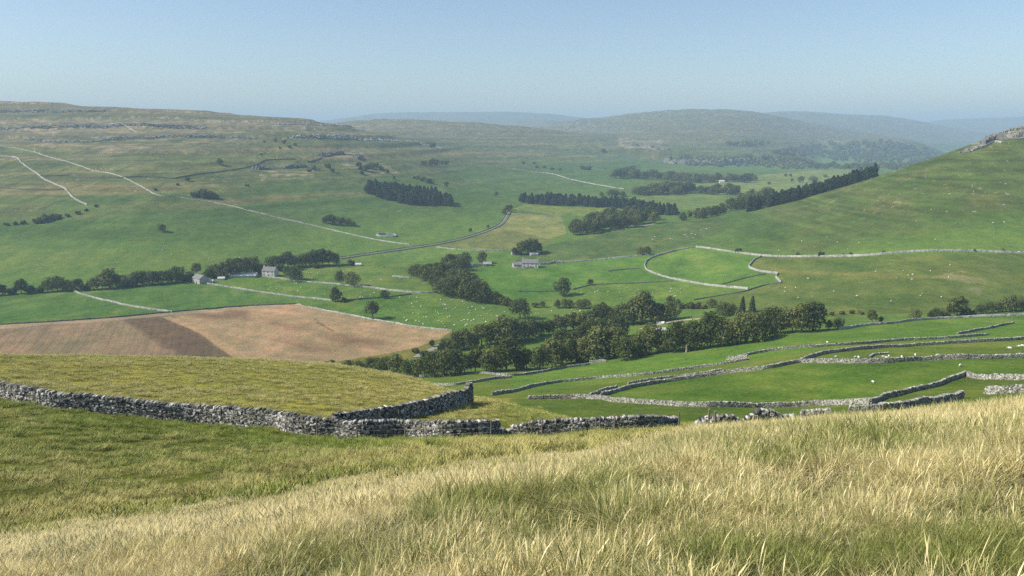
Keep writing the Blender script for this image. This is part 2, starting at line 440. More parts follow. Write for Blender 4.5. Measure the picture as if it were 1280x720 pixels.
# near hills
mixc((1 - sm(190, 260, Yv)) * (X < 2000), olive)
mixc((1 - sm(66, 74, Yv)), srgb(98, 106, 44))
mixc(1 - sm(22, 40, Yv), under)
# enclosed fields on the slope to the right
FIELDS = [
 # polygon, near, far, colour
 ([(600,560),(640,496),(665,500),(735,498),(835,507),(960,509),(1087,505),(1147,488),(1207,469),(1290,474),(1290,520),(1000,540),(850,540),(640,545)], 84, 190, srgb(96, 122, 40)),
 ([(735,498),(790,484),(890,470),(960,461),(1022,453),(1160,450),(1290,446),(1290,474),(1207,469),(1087,505),(960,509),(835,507)], 120, 330, srgb(92, 128, 34)),
 ([(480,520),(505,471),(640,464),(740,455),(910,446),(1090,428),(1290,415),(1290,446),(1160,450),(1022,453),(960,461),(890,470),(790,484),(735,498),(640,498),(590,497)], 130, 420, srgb(108, 134, 42)),
 ([(640,470),(737,455),(850,441),(960,427),(1060,410),(1197,397),(1290,394),(1290,423),(1090,428),(935,450),(815,468),(640,490)], 200, 480, srgb(96, 138, 36)),
 # valley floor
 ([(-90,372),(0,369),(91,362),(240,350),(330,363),(415,375),(370,380),(212,391),(-90,409)], 430, 720, srgb(84, 126, 52)),
 ([(240,352),(330,345),(420,355),(530,366),(545,370),(560,395),(575,412),(532,411),(465,400),(370,380),(415,375)], 430, 760, srgb(92, 132, 46)),
 ([(330,345),(425,325),(520,318),(520,350),(545,364),(420,355)], 430, 850, srgb(98, 132, 52)),
 ([(425,325),(520,309),(600,306),(660,322),(600,330),(520,328)], 500, 950, srgb(100, 138, 56)),
 ([(600,335),(700,328),(870,309),(812,322),(806,332),(870,354),(935,362),(867,377),(780,372),(715,365),(640,375),(600,365)], 480, 900, srgb(92, 140, 46)),
 ([(812,324),(870,308),(960,321),(940,330),(938,338),(960,342),(902,356),(850,350),(808,338)], 480, 900, srgb(100, 142, 50)),
 ([(938,330),(950,321),(1000,321),(975,345),(960,341),(940,337)], 480, 900, srgb(106, 122, 56)),
 ([(715,364),(740,357),(840,352),(935,362),(870,376),(800,378),(730,377)], 450, 900, srgb(100, 136, 46)),
 ([(870,378),(960,357),(975,354),(975,342),(1000,321),(1290,316),(1290,380),(1200,388),(1050,396),(960,400)], 380, 800, srgb(100, 122, 54)),
 ([(640,262),(655,256),(790,262),(760,270),(700,270)], 800, 1700, srgb(120, 142, 62)),
 ([(560,306),(622,284),(640,266),(702,270),(708,292),(660,305),(600,312)], 700, 1700, srgb(138, 146, 84)),
 ([(545,308),(600,290),(640,288),(690,300),(640,312)], 700, 1500, srgb(118, 130, 74)),
 ([(780,250),(850,240),(910,240),(905,258),(850,262),(800,258)], 1000, 2400, srgb(112, 140, 66)),
 ([(700,330),(640,330),(660,310),(760,292),(850,278),(910,268),(900,290),(840,314),(740,326)], 620, 1600, srgb(88, 116, 60)),
 ([(860,232),(960,218),(1080,208),(1100,222),(1000,240),(900,244)], 1300, 3600, srgb(124, 148, 74)),
]
fmask = np.zeros((nr, nc))
for poly, a, b, c in FIELDS:
    m = inpoly(poly, a, b); fmask[m] = 1
    mixc(m, np.asarray(c)[None, None, :] * (1 + 0.10 * n_mid + 0.06 * n_big)[..., None])
# ploughed and stubble field
FIELD = [(-120,410),(0,407),(62,403),(150,397),(212,391),(320,383),(370,381),(402,388),(440,395),(465,400),(495,405),(532,411),(566,413),(552,422),(520,434),(480,443),(420,452),(370,459),(300,470),(-120,480)]
fm = inpoly(FIELD, 330, 620)
stripe = 0.5 - 2.2 * np.exp(-(np.sin((X * 0.93 + Yv * 0.34) / 1.45 + 0.9 * fbm(X / 40, Yv / 40, 2, 87)) / 0.32) ** 2); broad = fbm((X * 0.93 + Yv * 0.40) / 6.0, Yv / 120, 3, 88)
drill = fbm((X * 0.5 + Yv) / 5.0, X / 60, 3, 89)
mixc(fm, V3(srgb(180, 156, 118)) * (1 + 0.14 * drill + 0.12 * n_big)[..., None])
tilled = inpoly([(-120,405),(0,404),(150,396),(215,390),(225,405),(252,417),(272,432),(305,452),(300,480),(-120,490)], 330, 620) & fm
mixc(tilled, V3(srgb(156, 135, 106)) * (1 + 0.09 * stripe + 0.22 * broad)[..., None])
strip_ = inpoly([(152,399),(200,395),(208,398),(222,406),(250,418),(270,433),(302,450),(300,462),(250,452),(222,441),(195,428),(176,416)], 330, 620, PX + 4 * wx, PY + 2 * wy) & fm
strip = gauss1(gauss1(strip_.astype(float), 2.5, 1), 1.5, 0)
CV = CV * (1 - strip[..., None]) + strip[..., None] * (V3(srgb(122, 104, 82)) * (1 + 0.07 * stripe + 0.12 * broad)[..., None])
lightedge = inpoly([(203,396),(214,395),(240,408),(268,420),(290,436),(322,452),(300,454),(272,433),(250,417),(222,405)], 330, 620) & fm
mixc(lightedge, V3(srgb(196, 164, 122)) * (1 + 0.08 * drill)[..., None])
for poly in ([(390,420),(415,415),(450,420),(490,430),(465,434),(430,428)], [(330,398),(370,404),(400,414),(360,412)], [(215,392),(300,386),(315,398),(262,400)], [(340,420),(400,432),(430,440),(380,438)]):
    ml = gauss1(gauss1(inpoly(poly, 330, 620, PX + 14 * wx, PY + 5 * wy).astype(float), 5, 1), 3, 0) * fm
    CV = CV * (1 - ml[..., None]) + ml[..., None] * V3(srgb(150, 122, 96)) * (1 + 0.08 * drill)[..., None]
mixc(inpoly([(-120,409),(0,406),(150,396),(212,390),(320,382),(370,380),(370,382),(320,385),(212,394),(150,400),(0,411),(-120,414)], 330, 620), srgb(178, 160, 132))
for q in range(2):      # tramlines left by a tractor in the stubble
    o_ = 2.2 * q
    tl = inpoly([(392 + o_, 398), (393.2 + o_, 398), (398.2 + o_, 404), (407.2 + o_, 409), (417.2 + o_, 414), (416 + o_, 414.6), (406 + o_, 409.6), (397 + o_, 404.6)], 330, 620, PX, PY) & fm
    mixc(tl * 0.6, srgb(112, 88, 66))
# bank beside the river wood, rough strip
mixc(inpoly([(566,413),(552,422),(520,434),(480,443),(420,452),(400,460),(440,462),(520,448),(560,436),(585,425)], 330, 620), srgb(116, 122, 52))
# limestone scree and pavement on the left fell
for poly, a, b, w in (([(30,156),(72,153),(76,166),(30,168)], 900, 2400, 0.8), ([(5,170),(140,176),(200,172),(330,168),(330,178),(140,186),(60,186)], 900, 2400, 0.45),
                      ([(320,214),(392,212),(398,220),(330,225)], 800, 1800, 0.85), ([(400,190),(450,188),(500,218),(470,222),(420,205)], 800, 2200, 0.55), ([(0,148),(330,152),(440,160),(440,166),(0,166)], 1000, 2400, 0.5),
                      ([(775,172),(830,176),(815,190),(770,186)], 2000, 4200, 0.8), ([(1180,186),(1232,155),(1290,148),(1290,172),(1232,180)], 600, 1100, 0.75), ([(1150,350),(1200,338),(1232,352),(1222,372),(1205,366)], 400, 700, 0.35)):
    m = inpoly(poly, a, b, PX + 7 * wx, PY + 3 * wy)
    mixc(m * w * sm(-0.25, 0.35, fbm(X / 18, ZV / 2.0 + Yv / 30, 3, 93)), srgb(176, 166, 148))
# worn earth, pale rim lines and a darker green band
mixc(inpoly([(960,335),(1100,343),(1200,345),(1215,350),(1100,348),(960,340)], 380, 760, PX + 8 * wx, PY + 4 * wy) * 0.35, srgb(160, 146, 84))
mixc(inpoly([(1110,372),(1200,363),(1210,368),(1180,378),(1110,386)], 380, 760) * 0.6, srgb(92, 112, 46))  # darker green band across the slope
mixc(inpoly([(0,305),(260,318),(330,330),(200,335),(0,345)], 560, 800, PX, PY + 6 * wy) * 0.35, srgb(118, 136, 66))
# streaks and limestone benches of the open hill
zz = ZV + 7 * fbm(X / 300.0, Yv / 300.0, 2, 31); ph = zz / 19.0 - np.floor(zz / 19.0)
hill = np.maximum(up, rf)
streak = fbm(X / 70.0, ZV / 1.6 + Yv / 90.0, 3, 101); fine = fbm(X / 11.0, Yv / 26.0, 3, 103)
CV = CV * (1 + hill * (0.20 * streak + 0.16 * fine))[..., None]
CV = CV * (1 + hillL * (0.20 * fine + 0.22 * n_con + 0.14 * streak))[..., None]
top = sm(-50, 5, ZV + 10 * n_big) * sm(850, 1100, Yv) * (1 - sm(2300, 2900, Yv))
band = np.exp(-((ph - 0.47) / 0.10) ** 2) * sm(-0.15, 0.35, fbm(X / 55.0, Yv / 140.0, 3, 107))
rocky = vnoise(X / 3.5, ZV / 0.9, 109)
mixc(top * band * sm(0.35, 0.6, rocky) * 0.85, srgb(182, 176, 164)); mixc(top * band * sm(0.72, 0.85, 1 - rocky) * 0.8, srgb(70, 72, 66))
# grazed patches, rushes and droppings in the enclosed fields
gz = fbm(X / 14.0, Yv / 22.0, 4, 113); CV = CV * (1 + fmask * (0.16 * gz + 0.08 * fine))[..., None]
mixc(fmask * sm(0.15, 0.6, gz) * 0.30, srgb(138, 140, 66)); mixc(fmask * sm(0.15, 0.6, -gz) * 0.30, srgb(78, 122, 40))
sp = vnoise(X / 1.3, Yv / 2.6, 117); mixc(fmask * sm(0.80, 0.93, sp) * (sm(-0.2, 0.3, -gz) * 0.5), srgb(66, 92, 34))
mow = np.sin((X * 0.9 + Yv * 0.35) / 1.1); CV = CV * (1 + 0.035 * mow * fmask * (fbm(X / 80, Yv / 80, 2, 119) > 0.1))[..., None]
# rush and heather speckle on the open slopes
sp = vnoise(X / 6.0, Yv / 14.0, 97); mixc(sm(0.72, 0.9, sp) * up * 0.45, srgb(74, 84, 46))
sp = vnoise(X / 3.0, Yv / 3.0, 99); mixc(sm(0.86, 0.95, sp) * up * sm(-0.1, 0.4, n_mid) * 0.7, srgb(188, 180, 164))

lum = (CV @ np.array([.3, .6, .1]))[..., None]
farm = np.maximum(sm(150, 230, Yv), fmask)[..., None]
CV = CV * (1 - farm) + farm * 0.72 * (lum + (CV - lum) * 0.86) * (1 + (np.array([1.11, 1.05, 0.88]) - 1) * (1 - fm[..., None]) + fm[..., None] * (np.array([0.96, 0.91, 0.86]) - 1))
idx = np.arange(nr * nc).reshape(nr, nc)
Q = np.stack([idx[:-1, :-1], idx[:-1, 1:], idx[1:, 1:], idx[1:, :-1]], -1).reshape(-1, 4)
gm = mk_mesh('ground', np.stack([X, Yv, ZV], -1).reshape(-1, 3), Q, smooth=True)
ca = gm.attributes.new('ground_colour', 'FLOAT_COLOR', 'POINT')
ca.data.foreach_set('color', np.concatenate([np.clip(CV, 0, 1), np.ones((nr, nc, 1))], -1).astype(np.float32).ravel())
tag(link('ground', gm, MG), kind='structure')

# ------------------------------------------------------------------ dry stone walls
def path_of(pts, ymin=0, ymax=1e9, wob=0.0):
    P = []
    for q in pts:
        p = hit(q[0], q[1], ymin, ymax)
        P.append(p[:2])
    P = np.array(P)
    # rounded corners
    d = np.concatenate([[0], np.cumsum(np.hypot(*np.diff(P, axis=0).T))])
    keep = np.concatenate([[True], np.diff(d) > 0.2]); P = P[keep]; d = d[keep]
    n = max(4, int(d[-1] / 0.5)); t = np.linspace(0, d[-1], n)
    if len(P) > 2:
        return np.stack([pchip(d, P[:, 0], t), pchip(d, P[:, 1], t)], 1)
    return np.stack([np.interp(t, d, P[:, 0]), np.interp(t, d, P[:, 1])], 1)

CUBE = np.array([(-1,-1,-1),(1,-1,-1),(1,1,-1),(-1,1,-1),(-1,-1,1),(1,-1,1),(1,1,1),(-1,1,1)], float)
CUBEQ = np.array([(0,3,2,1),(4,5,6,7),(0,1,5,4),(1,2,6,5),(2,3,7,6),(3,0,4,7)])

def stones(C, Tn, Nn, H, jit, r):
    """rough blocks: centres, along, across, half sizes"""
    n = len(C)
    a = r.normal(0, 0.16, n)                                   # tilt in the wall's face
    ca, sa = np.cos(a)[:, None], np.sin(a)[:, None]
    up = np.zeros((n, 3)); up[:, 2] = 1
    A = Tn * ca + up * sa; B = up * ca - Tn * sa
    cor = CUBE[None] + r.uniform(-jit, jit, (n, 8, 3))
    V = C[:, None] + cor[..., 0:1] * (H[:, 0:1] * A)[:, None] + cor[..., 1:2] * (H[:, 1:2] * Nn)[:, None] + cor[..., 2:3] * (H[:, 2:3] * B)[:, None]
    Qs = (np.arange(n) * 8)[:, None, None] + CUBEQ[None]
    return V.reshape(-1, 3), Qs.reshape(-1, 4)

def along(P, t):
    d = np.concatenate([[0], np.cumsum(np.hypot(*np.diff(P, axis=0).T))])
    x = np.interp(t, d, P[:, 0]); y = np.interp(t, d, P[:, 1])
    e = 0.6
    x2 = np.interp(t + e, d, P[:, 0]) - np.interp(t - e, d, P[:, 0]); y2 = np.interp(t + e, d, P[:, 1]) - np.interp(t - e, d, P[:, 1])
    L = np.hypot(x2, y2) + 1e-9
    T = np.stack([x2 / L, y2 / L, np.zeros_like(x2)], -1)
    N = np.stack([-T[:, 1], T[:, 0], np.zeros_like(x2)], -1)
    return x, y, T, N, d[-1]

def stone_wall(label, P, height, sl, sh, mat, hfun=None, thick=0.62, cope=True, seed=0, group=None, jit=0.24):
    r = np.random.default_rng(seed + 100)
    L = float(np.hypot(*np.diff(P, axis=0).T).sum())
    Vs, Qs, o = [], [], 0
    def add(V, Q):
        nonlocal o
        Vs.append(V); Qs.append(Q + o); o += len(V)
    hf = hfun or (lambda t: np.full_like(t, 1.0))
    base_wob = lambda t: height * hf(t / L) * (1 + 0.10 * fbm(t / 6.0, t * 0 + seed, 3, 7))
    nco = max(2, int(height / sh))
    for side in (-1, 1):
        for k in range(nco + 4):
            n = max(2, int(L / sl)); t = (np.arange(n) + r.uniform(0.1, 0.9, n)) * L / n
            x, y, T, N, _ = along(P, t)
            zt = sh * (k + 0.5) + r.normal(0, 0.22 * sh, n)
            ok = zt < base_wob(t) - (0.12 if cope else 0)
            if not ok.any(): break
            batter = 0.5 * thick * (1.0 - 0.25 * zt / max(height, 0.5)) + r.normal(0, 0.03, n)
            z = hz(x, y)
            C = np.stack([x, y, z + zt], -1) + N * (side * (batter - 0.10))[:, None]
            H = np.stack([sl * r.uniform(0.34, 0.72, n), r.uniform(0.10, 0.17, n), sh * r.uniform(0.40, 0.72, n)], -1)
            add(*stones(C[ok], T[ok], N[ok], H[ok], jit, r))
    # top stones set on edge
    if cope:
        st = sl * 0.62; n = int(L / st); t = (np.arange(n) + r.uniform(0.2, 0.8, n)) * L / n
        x, y, T, N, _ = along(P, t); hh = base_wob(t); ok = hh > 0.25
        z = hz(x, y) + hh + r.normal(0, 0.04, n)
        C = np.stack([x, y, z], -1)
        H = np.stack([st * r.uniform(0.38, 0.68, n), thick * r.uniform(0.30, 0.46, n), sh * r.uniform(0.65, 1.15, n)], -1)
        add(*stones(C[ok], T[ok], N[ok], H[ok], jit, r))
    # rubble heart of the wall
    n = max(2, int(L / 0.8)); t = np.linspace(0, L, n); x, y, T, N, _ = along(P, t); hh = np.maximum(base_wob(t) - 0.16, 0.05); z = hz(x, y)
    w = thick * 0.5 - 0.10
    ring = [np.stack([x, y, z - 0.3], -1) - N * w, np.stack([x, y, z + hh], -1) - N * w * 0.75, np.stack([x, y, z + hh], -1) + N * w * 0.75, np.stack([x, y, z - 0.3], -1) + N * w]
    V = np.stack(ring, 1).reshape(-1, 3); i = np.arange(n - 1) * 4
    Q = np.concatenate([np.stack([i + a, i + b, i + b + 4, i + a + 4], -1) for a, b in ((0, 1), (1, 2), (2, 3))])
    add(V, Q)
    ob = link('dry_stone_wall', mk_mesh('dry_stone_wall', np.concatenate(Vs), np.concatenate(Qs)), mat)
    return tag(ob, label, 'wall', group)

def far_wall(label, P, height, mat, thick=0.7, step=1.0, seed=0, gaps=0.0, name='dry_stone_wall', group=None, cat='wall'):
    r = np.random.default_rng(seed + 500)
    L = float(np.hypot(*np.diff(P, axis=0).T).sum()); n = max(4, int(L / step)); t = np.linspace(0, L, n)
    x, y, T, N, _ = along(P, t)
    hh = height * (1 + 0.18 * fbm(t / 9.0, t * 0 + seed, 3, 9) + r.normal(0, 0.07, n))
    if gaps: hh = np.where(fbm(t / 14.0, t * 0 + seed, 2, 19) > 1 - gaps * 2, hh * 0.25, hh)
    lat = 0.25 * fbm(t / 5.0, t * 0 + seed + 5, 2, 13)
    x = x + N[:, 0] * lat; y = y + N[:, 1] * lat; z = hz(x, y)
    def rr(a, h): return np.stack([x, y, z + h], -1) + N * (a + r.normal(0, 0.05, n))[:, None]
    ring = [rr(-thick * .5, -0.6), rr(-thick * .45, hh * .55), rr(-thick * .3, hh), rr(thick * .3, hh), rr(thick * .45, hh * .55), rr(thick * .5, -0.6)]
    V = np.stack(ring, 1).reshape(-1, 3); i = np.arange(n - 1) * 6
    Q = np.concatenate([np.stack([i + a, i + a + 1, i + a + 7, i + a + 6], -1) for a in range(5)])
    e = (n - 1) * 6
    Q = np.concatenate([Q, [(0, 1, 4, 5), (1, 2, 3, 4), (e + 5, e + 4, e + 1, e), (e + 4, e + 3, e + 2, e + 1)]])
    ob = link(name, mk_mesh(name, V, Q), mat)
    return tag(ob, label, cat, group)

# the near wall across the foot of the hillside
NEARW = [(-45,488),(0,497),(40,505),(80,511.5),(160,519),(240,527.5),(320,534),(345,537),(370,541),(400,545),(420,548.5),(450,549.5),(508,549.5),(560,549.5),(600,548.5),(622,547)]
Pn = path_of(NEARW, 56, 100)
stone_wall('long grey dry stone wall running from the left edge below the olive pasture', Pn, 1.62, 0.235, 0.125, M_STONE, seed=1)
stone_wall('low tumbled stretch of grey stone wall between two standing lengths', path_of([(622,547),(640,546)], 62, 100), 0.75, 0.26, 0.14, M_STONE, cope=False, seed=2)
stone_wall('grey dry stone wall stretch ending square above the pale grass mid picture', path_of([(638,546.5),(677,546.5),(744,546),(790,543),(846,538)], 64, 110), 1.42, 0.235, 0.125, M_STONE, hfun=lambda t: 0.72 + 0.28 * sm(0.0, 0.13, t), seed=3)
stone_wall('short broken wall remnant beside two fence posts beyond the pale crest', path_of([(868,538),(890,537),(926,535)], 60, 120), 1.1, 0.28, 0.15, M_STONE, hfun=lambda t: 0.55 + 0.45 * sm(0, 0.3, t) - 0.4 * sm(0.8, 1, t), seed=4)
stone_wall('humped wall remnant with dark gap under its coping stones', path_of([(930,536),(960,534),(992,532)], 60, 130), 1.5, 0.28, 0.15, M_STONE, hfun=lambda t: 0.5 + 0.5 * sm(0, 0.3, t) - 0.45 * sm(0.45, 0.8, t), seed=5)
stone_wall('isolated flat topped stub of stone wall showing above the grass crest', path_of([(1000,527),(1037,525)], 70, 140), 1.2, 0.28, 0.15, M_STONE_MID, seed=6)
stone_wall('broken wall length left of a gap, low behind the crest grass', path_of([(1060,520),(1100,517)], 75, 150), 1.15, 0.28, 0.15, M_STONE_MID, seed=7)
stone_wall('ragged wall climbing right behind the tall pale grass', path_of([(1100,517),(1132,511),(1165,506),(1202,498)], 75, 150), 1.25, 0.30, 0.16, M_STONE_MID, hfun=lambda t: 0.85 + 0.15 * np.cos(t * 19), seed=8)
stone_wall('low stone wall at the right edge just above the grass crest', path_of([(1232,493),(1256,492),(1300,489)], 75, 150), 1.25, 0.30, 0.16, M_STONE_MID, seed=9)
# the dividing wall seen on its shaded side
Pd = path_of([(418,539),(447,534),(475,529),(505,523.5),(532,518),(556,512),(574,507),(589,504)], 58, 100)
stone_wall('shadowed dividing wall climbing right over the knoll with a sunlit top', Pd, 1.85, 0.25, 0.13, M_STONE, hfun=lambda t: 0.85 + 0.1 * t + 0.42 * sm(0.90, 0.96, t), seed=10)

MIDW = [
 ('pale wall along the foot of the large bright green enclosure', [(660,499.5),(700,499),(735,498.5),(765,502),(800,504.5),(835,507),(890,508.5),(960,509.5),(1022,507),(1087,505.5)], 90, 220, 1.35, M_STONE_MID),
 ('dark sided wall rising right from the corner of the bright green enclosure', [(1087,505.5),(1110,498),(1147,488.5),(1185,477),(1207,470)], 90, 240, 1.35, M_STONE_MID),
 ('pale wall from the high corner to the right edge', [(1207,470),(1220,473.5),(1250,474.5),(1300,475)], 90, 240, 1.5, M_STONE_MID),
 ('short spur wall splitting from the enclosure corner with a rounded end', [(735,498.5),(747,492),(758,488.5),(771,485.5)], 100, 300, 1.3, M_STONE_MID),
 ('mossy wall along the far side of the bright green enclosure', [(752,495),(790,485),(802,483),(840,477),(890,469.5),(930,464.5),(960,461),(997,454),(1022,453)], 110, 330, 1.35, M_STONE_MID),
 ('light grey wall running level to the right edge above the green enclosure', [(1022,453.5),(1060,454),(1110,453.5),(1160,450.5),(1210,448.5),(1300,446)], 120, 330, 1.6, M_STONE_MID),
 ('dark backed wall curving up from the pale level wall to the right edge', [(997,453),(1017,446),(1035,442),(1067,438),(1120,434),(1185,430),(1240,427),(1300,423)], 120, 380, 1.4, M_STONE_MID),
 ('short doubled wall beside the mossy enclosure wall', [(785,480.5),(815,476.5),(840,473),(865,470.5),(902,464.5)], 140, 360, 1.2, M_STONE_MID),
 ('long low wall crossing the middle of the sloping fields from the knoll', [(640,490.5),(677,481.5),(705,477.5),(740,474),(780,471),(815,468),(845,464),(877,459.5),(910,454.5),(936,450)], 140, 420, 1.2, M_STONE_MID),
 ('upper field wall continuing right from the heap of pale stone', [(922,447),(960,439.5),(1022,433.5),(1072,430.5),(1120,426.5),(1185,423),(1235,419)], 160, 460, 1.2, M_STONE_MID),
 ('long wall below the river wood on the left of the green slope', [(505,471),(560,469.5),(600,467),(640,470),(677,465.5),(702,460.5),(737,456)], 220, 480, 1.2, M_STONE_MID),
 ('bright wall heap at the end of the wall below the river wood', [(737,454),(748,453),(758,452.5)], 220, 480, 1.6, M_STONE_MID),
 ('low wall on the green slope nearest the knoll', [(527,482),(548,482),(570,481.5),(595,478),(618,474),(640,472.5)], 150, 460, 1.2, M_STONE_MID),
 ('short wall dropping behind the right shoulder of the knoll', [(615,494.5),(640,490.8)], 120, 400, 1.3, M_STONE_MID),
 ('heap of pale stone on the upper field wall', [(909,450),(922,449),(934,448)], 180, 460, 1.9, M_STONE_MID),
 ('short wall with a dark gap climbing to the far right telegraph pole', [(1197,418),(1216,414.5),(1235,411),(1253,407),(1267,404.5)], 220, 480, 1.2, M_STONE_MID),
 ('scattered line of fallen stone between sheep on the right field', [(1087,447),(1095,443.5),(1110,442)], 150, 380, 0.6, M_STONE_MID),
]
for i, (lb, pts, a, b, h, m) in enumerate(MIDW):
    stone_wall(lb, path_of(pts, a, b), h * 0.78, 0.40, 0.20, m, thick=0.62, seed=20 + i, jit=0.3, hfun=(lambda t, i=i: 0.9 + 0.22 * fbm(t * 14, t * 0 + i, 2, 3)))

FARW = [
 ('roadside wall under the hedge along the foot of the right fell', [(1050,412),(1085,407),(1110,405),(1147,400.5),(1197,397.5),(1240,395.5),(1300,394)], 300, 600, 1.20, M_WALL_PALE, 0.06),
 ('long pale wall along the foot of the right fell to the right edge', [(870,309),(890,311.5),(927,317),(960,320.5),(1022,321),(1085,319.5),(1135,315.5),(1185,314),(1235,315),(1300,317)], 380, 1000, 1.52, M_WALL_PALE, 0.06),
 ('pale wall running left from the fell corner to the white farm', [(870,309),(852,312),(827,317.5),(790,321),(740,325.5),(702,328)], 420, 1100, 1.28, M_WALL_PALE, 0.1),
 ('white curving wall looping round the middle enclosure', [(870,309),(850,312.5),(835,316.5),(820,320.5),(812,324),(807,328.5),(806,332),(808,337),(818,342),(835,347.5),(852,351),(870,354.5),(892,357.5),(912,359.5),(935,361.5)], 400, 1000, 1.44, M_WALL_PALE, 0.06),
 ('white looped wall of the small sheepfold at the fell foot', [(952,321),(944,324.5),(939,329.5),(937,335),(946,338.5),(960,341),(972,342.5),(970,346),(973,350),(976,354)], 400, 1000, 1.52, M_WALL_PALE, 0.06),
 ('dark wall under the fold joining the two enclosures', [(976,354),(960,356),(942,361),(927,365.5),(908,368.5),(890,371.5),(867,375.5)], 380, 900, 1.04, M_WALL_DARK, 0.06),
 ('faint wall dividing the enclosure beside the fold', [(902,356),(920,351),(940,346),(957,342.5)], 400, 900, 0.96, M_WALL_DARK, 0.1),
 ('long thin wall across the bright meadow above the river trees', [(715,362.5),(728,359),(740,356.5),(765,355),(790,354.5),(815,353),(842,351.5)], 420, 900, 0.88, M_WALL_DARK, 0.15),
 ('short faint wall in the bright meadow left of the loop', [(760,339.5),(780,337),(800,335.5)], 450, 900, 0.88, M_WALL_DARK, 0.1),
 ('short dark wall in the meadow left of the round tree', [(647,364.5),(670,364.5),(692,364.5)], 450, 900, 0.80, M_WALL_DARK, 0.06),
 ('straight pale wall dividing the two smooth green fields at far left', [(91,364),(105,369),(125,374.5),(140,377.5),(155,381.5),(185,386.5),(215,390.5)], 430, 720, 1.28, M_WALL_PALE, 0.06),
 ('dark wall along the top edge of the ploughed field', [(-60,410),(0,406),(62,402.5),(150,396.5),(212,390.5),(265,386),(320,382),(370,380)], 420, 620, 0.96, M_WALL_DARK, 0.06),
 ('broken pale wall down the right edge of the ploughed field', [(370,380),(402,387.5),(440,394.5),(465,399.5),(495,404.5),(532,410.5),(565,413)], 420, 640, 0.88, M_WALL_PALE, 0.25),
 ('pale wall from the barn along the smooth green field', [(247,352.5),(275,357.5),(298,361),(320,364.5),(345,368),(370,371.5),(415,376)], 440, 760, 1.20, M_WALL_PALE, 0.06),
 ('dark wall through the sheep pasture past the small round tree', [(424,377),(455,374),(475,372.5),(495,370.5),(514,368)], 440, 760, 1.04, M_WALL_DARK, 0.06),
 ('long pale wall from the white farmhouse through the sheep pastures', [(327,345.5),(350,348.5),(372,351.5),(420,355.5),(460,359.5),(495,364),(527,366.5),(547,366)], 440, 800, 1.20, M_WALL_PALE, 0.06),
 ('short pale wall near the left end of the round wood', [(490,345.5),(502,346.5),(512,347.5)], 460, 850, 1.04, M_WALL_PALE, 0.06),
 ('near wall of the walled lane up the valley', [(425,324),(470,317.5),(520,310.5),(545,306.5),(582,298.5),(615,287.5),(628,281),(640,263)], 560, 1700, 0.75, M_WALL_MOSS, 0.06),
 ('far wall of the walled lane up the valley', [(425,321.5),(470,315),(520,308),(545,304),(582,296),(613,285.5),(624,279.5),(636,261.5)], 560, 1700, 0.75, M_WALL_MOSS, 0.06),
 ('pale wall from the lane along the yellow field edge', [(545,309),(570,312),(600,313.5),(640,313)], 560, 1200, 1.04, M_WALL_PALE, 0.1),
 ('long whitish wall slanting down the whole left hillside to the lane', [(-20,178),(0,182),(25,186.5),(62,196.5),(100,207.5),(132,216),(155,222.5),(180,235),(205,245.5),(225,247.5),(262,252.5),(320,265.5),(382,280),(420,289),(465,299),(512,306)], 560, 2400, 1.2, M_WALL_PALE, 0.15),
 ('bright white wall zigzagging down the upper left hillside', [(-20,194),(0,195.5),(15,196.5),(27,204),(45,216.5),(57,225.5),(80,235.5),(95,250),(109,256.5)], 600, 2400, 1.92, M_WALL_PALE, 0.06),
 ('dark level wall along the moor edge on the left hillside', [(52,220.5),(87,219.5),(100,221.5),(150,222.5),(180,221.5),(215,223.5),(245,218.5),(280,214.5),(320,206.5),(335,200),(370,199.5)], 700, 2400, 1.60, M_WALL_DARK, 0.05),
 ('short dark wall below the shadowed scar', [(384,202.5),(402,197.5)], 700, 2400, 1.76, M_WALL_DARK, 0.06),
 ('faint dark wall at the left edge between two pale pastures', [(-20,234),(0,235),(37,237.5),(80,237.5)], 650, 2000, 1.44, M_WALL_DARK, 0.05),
 ('pale wall high up near the plateau scars', [(137,154.5),(157,157.5),(172,165.5)], 900, 2600, 1.76, M_WALL_PALE, 0.06),
 ('pale wall on the far hillside above the strip plantation', [(640,211.5),(682,216.5),(715,225),(745,231),(780,236.5)], 1000, 3000, 1.76, M_WALL_PALE, 0.15),
 ('low wall between the pale meadow and the yellow field', [(652,266),(675,267.5),(702,271)], 800, 2000, 1.28, M_WALL_DARK, 0.06),
 ('pale stone rim wall under the right hand scar', [(1222,186.5),(1233,182.5),(1243,177.5),(1252,178.5)], 600, 1200, 1.76, M_WALL_PALE, 0.06),
]
for i, (lb, pts, a, b, h, m, g) in enumerate(FARW):
    far_wall(lb, path_of(pts, a, b), h, m, thick=0.9 if h < 1.9 else 1.3, step=1.1, seed=60 + i, gaps=g)

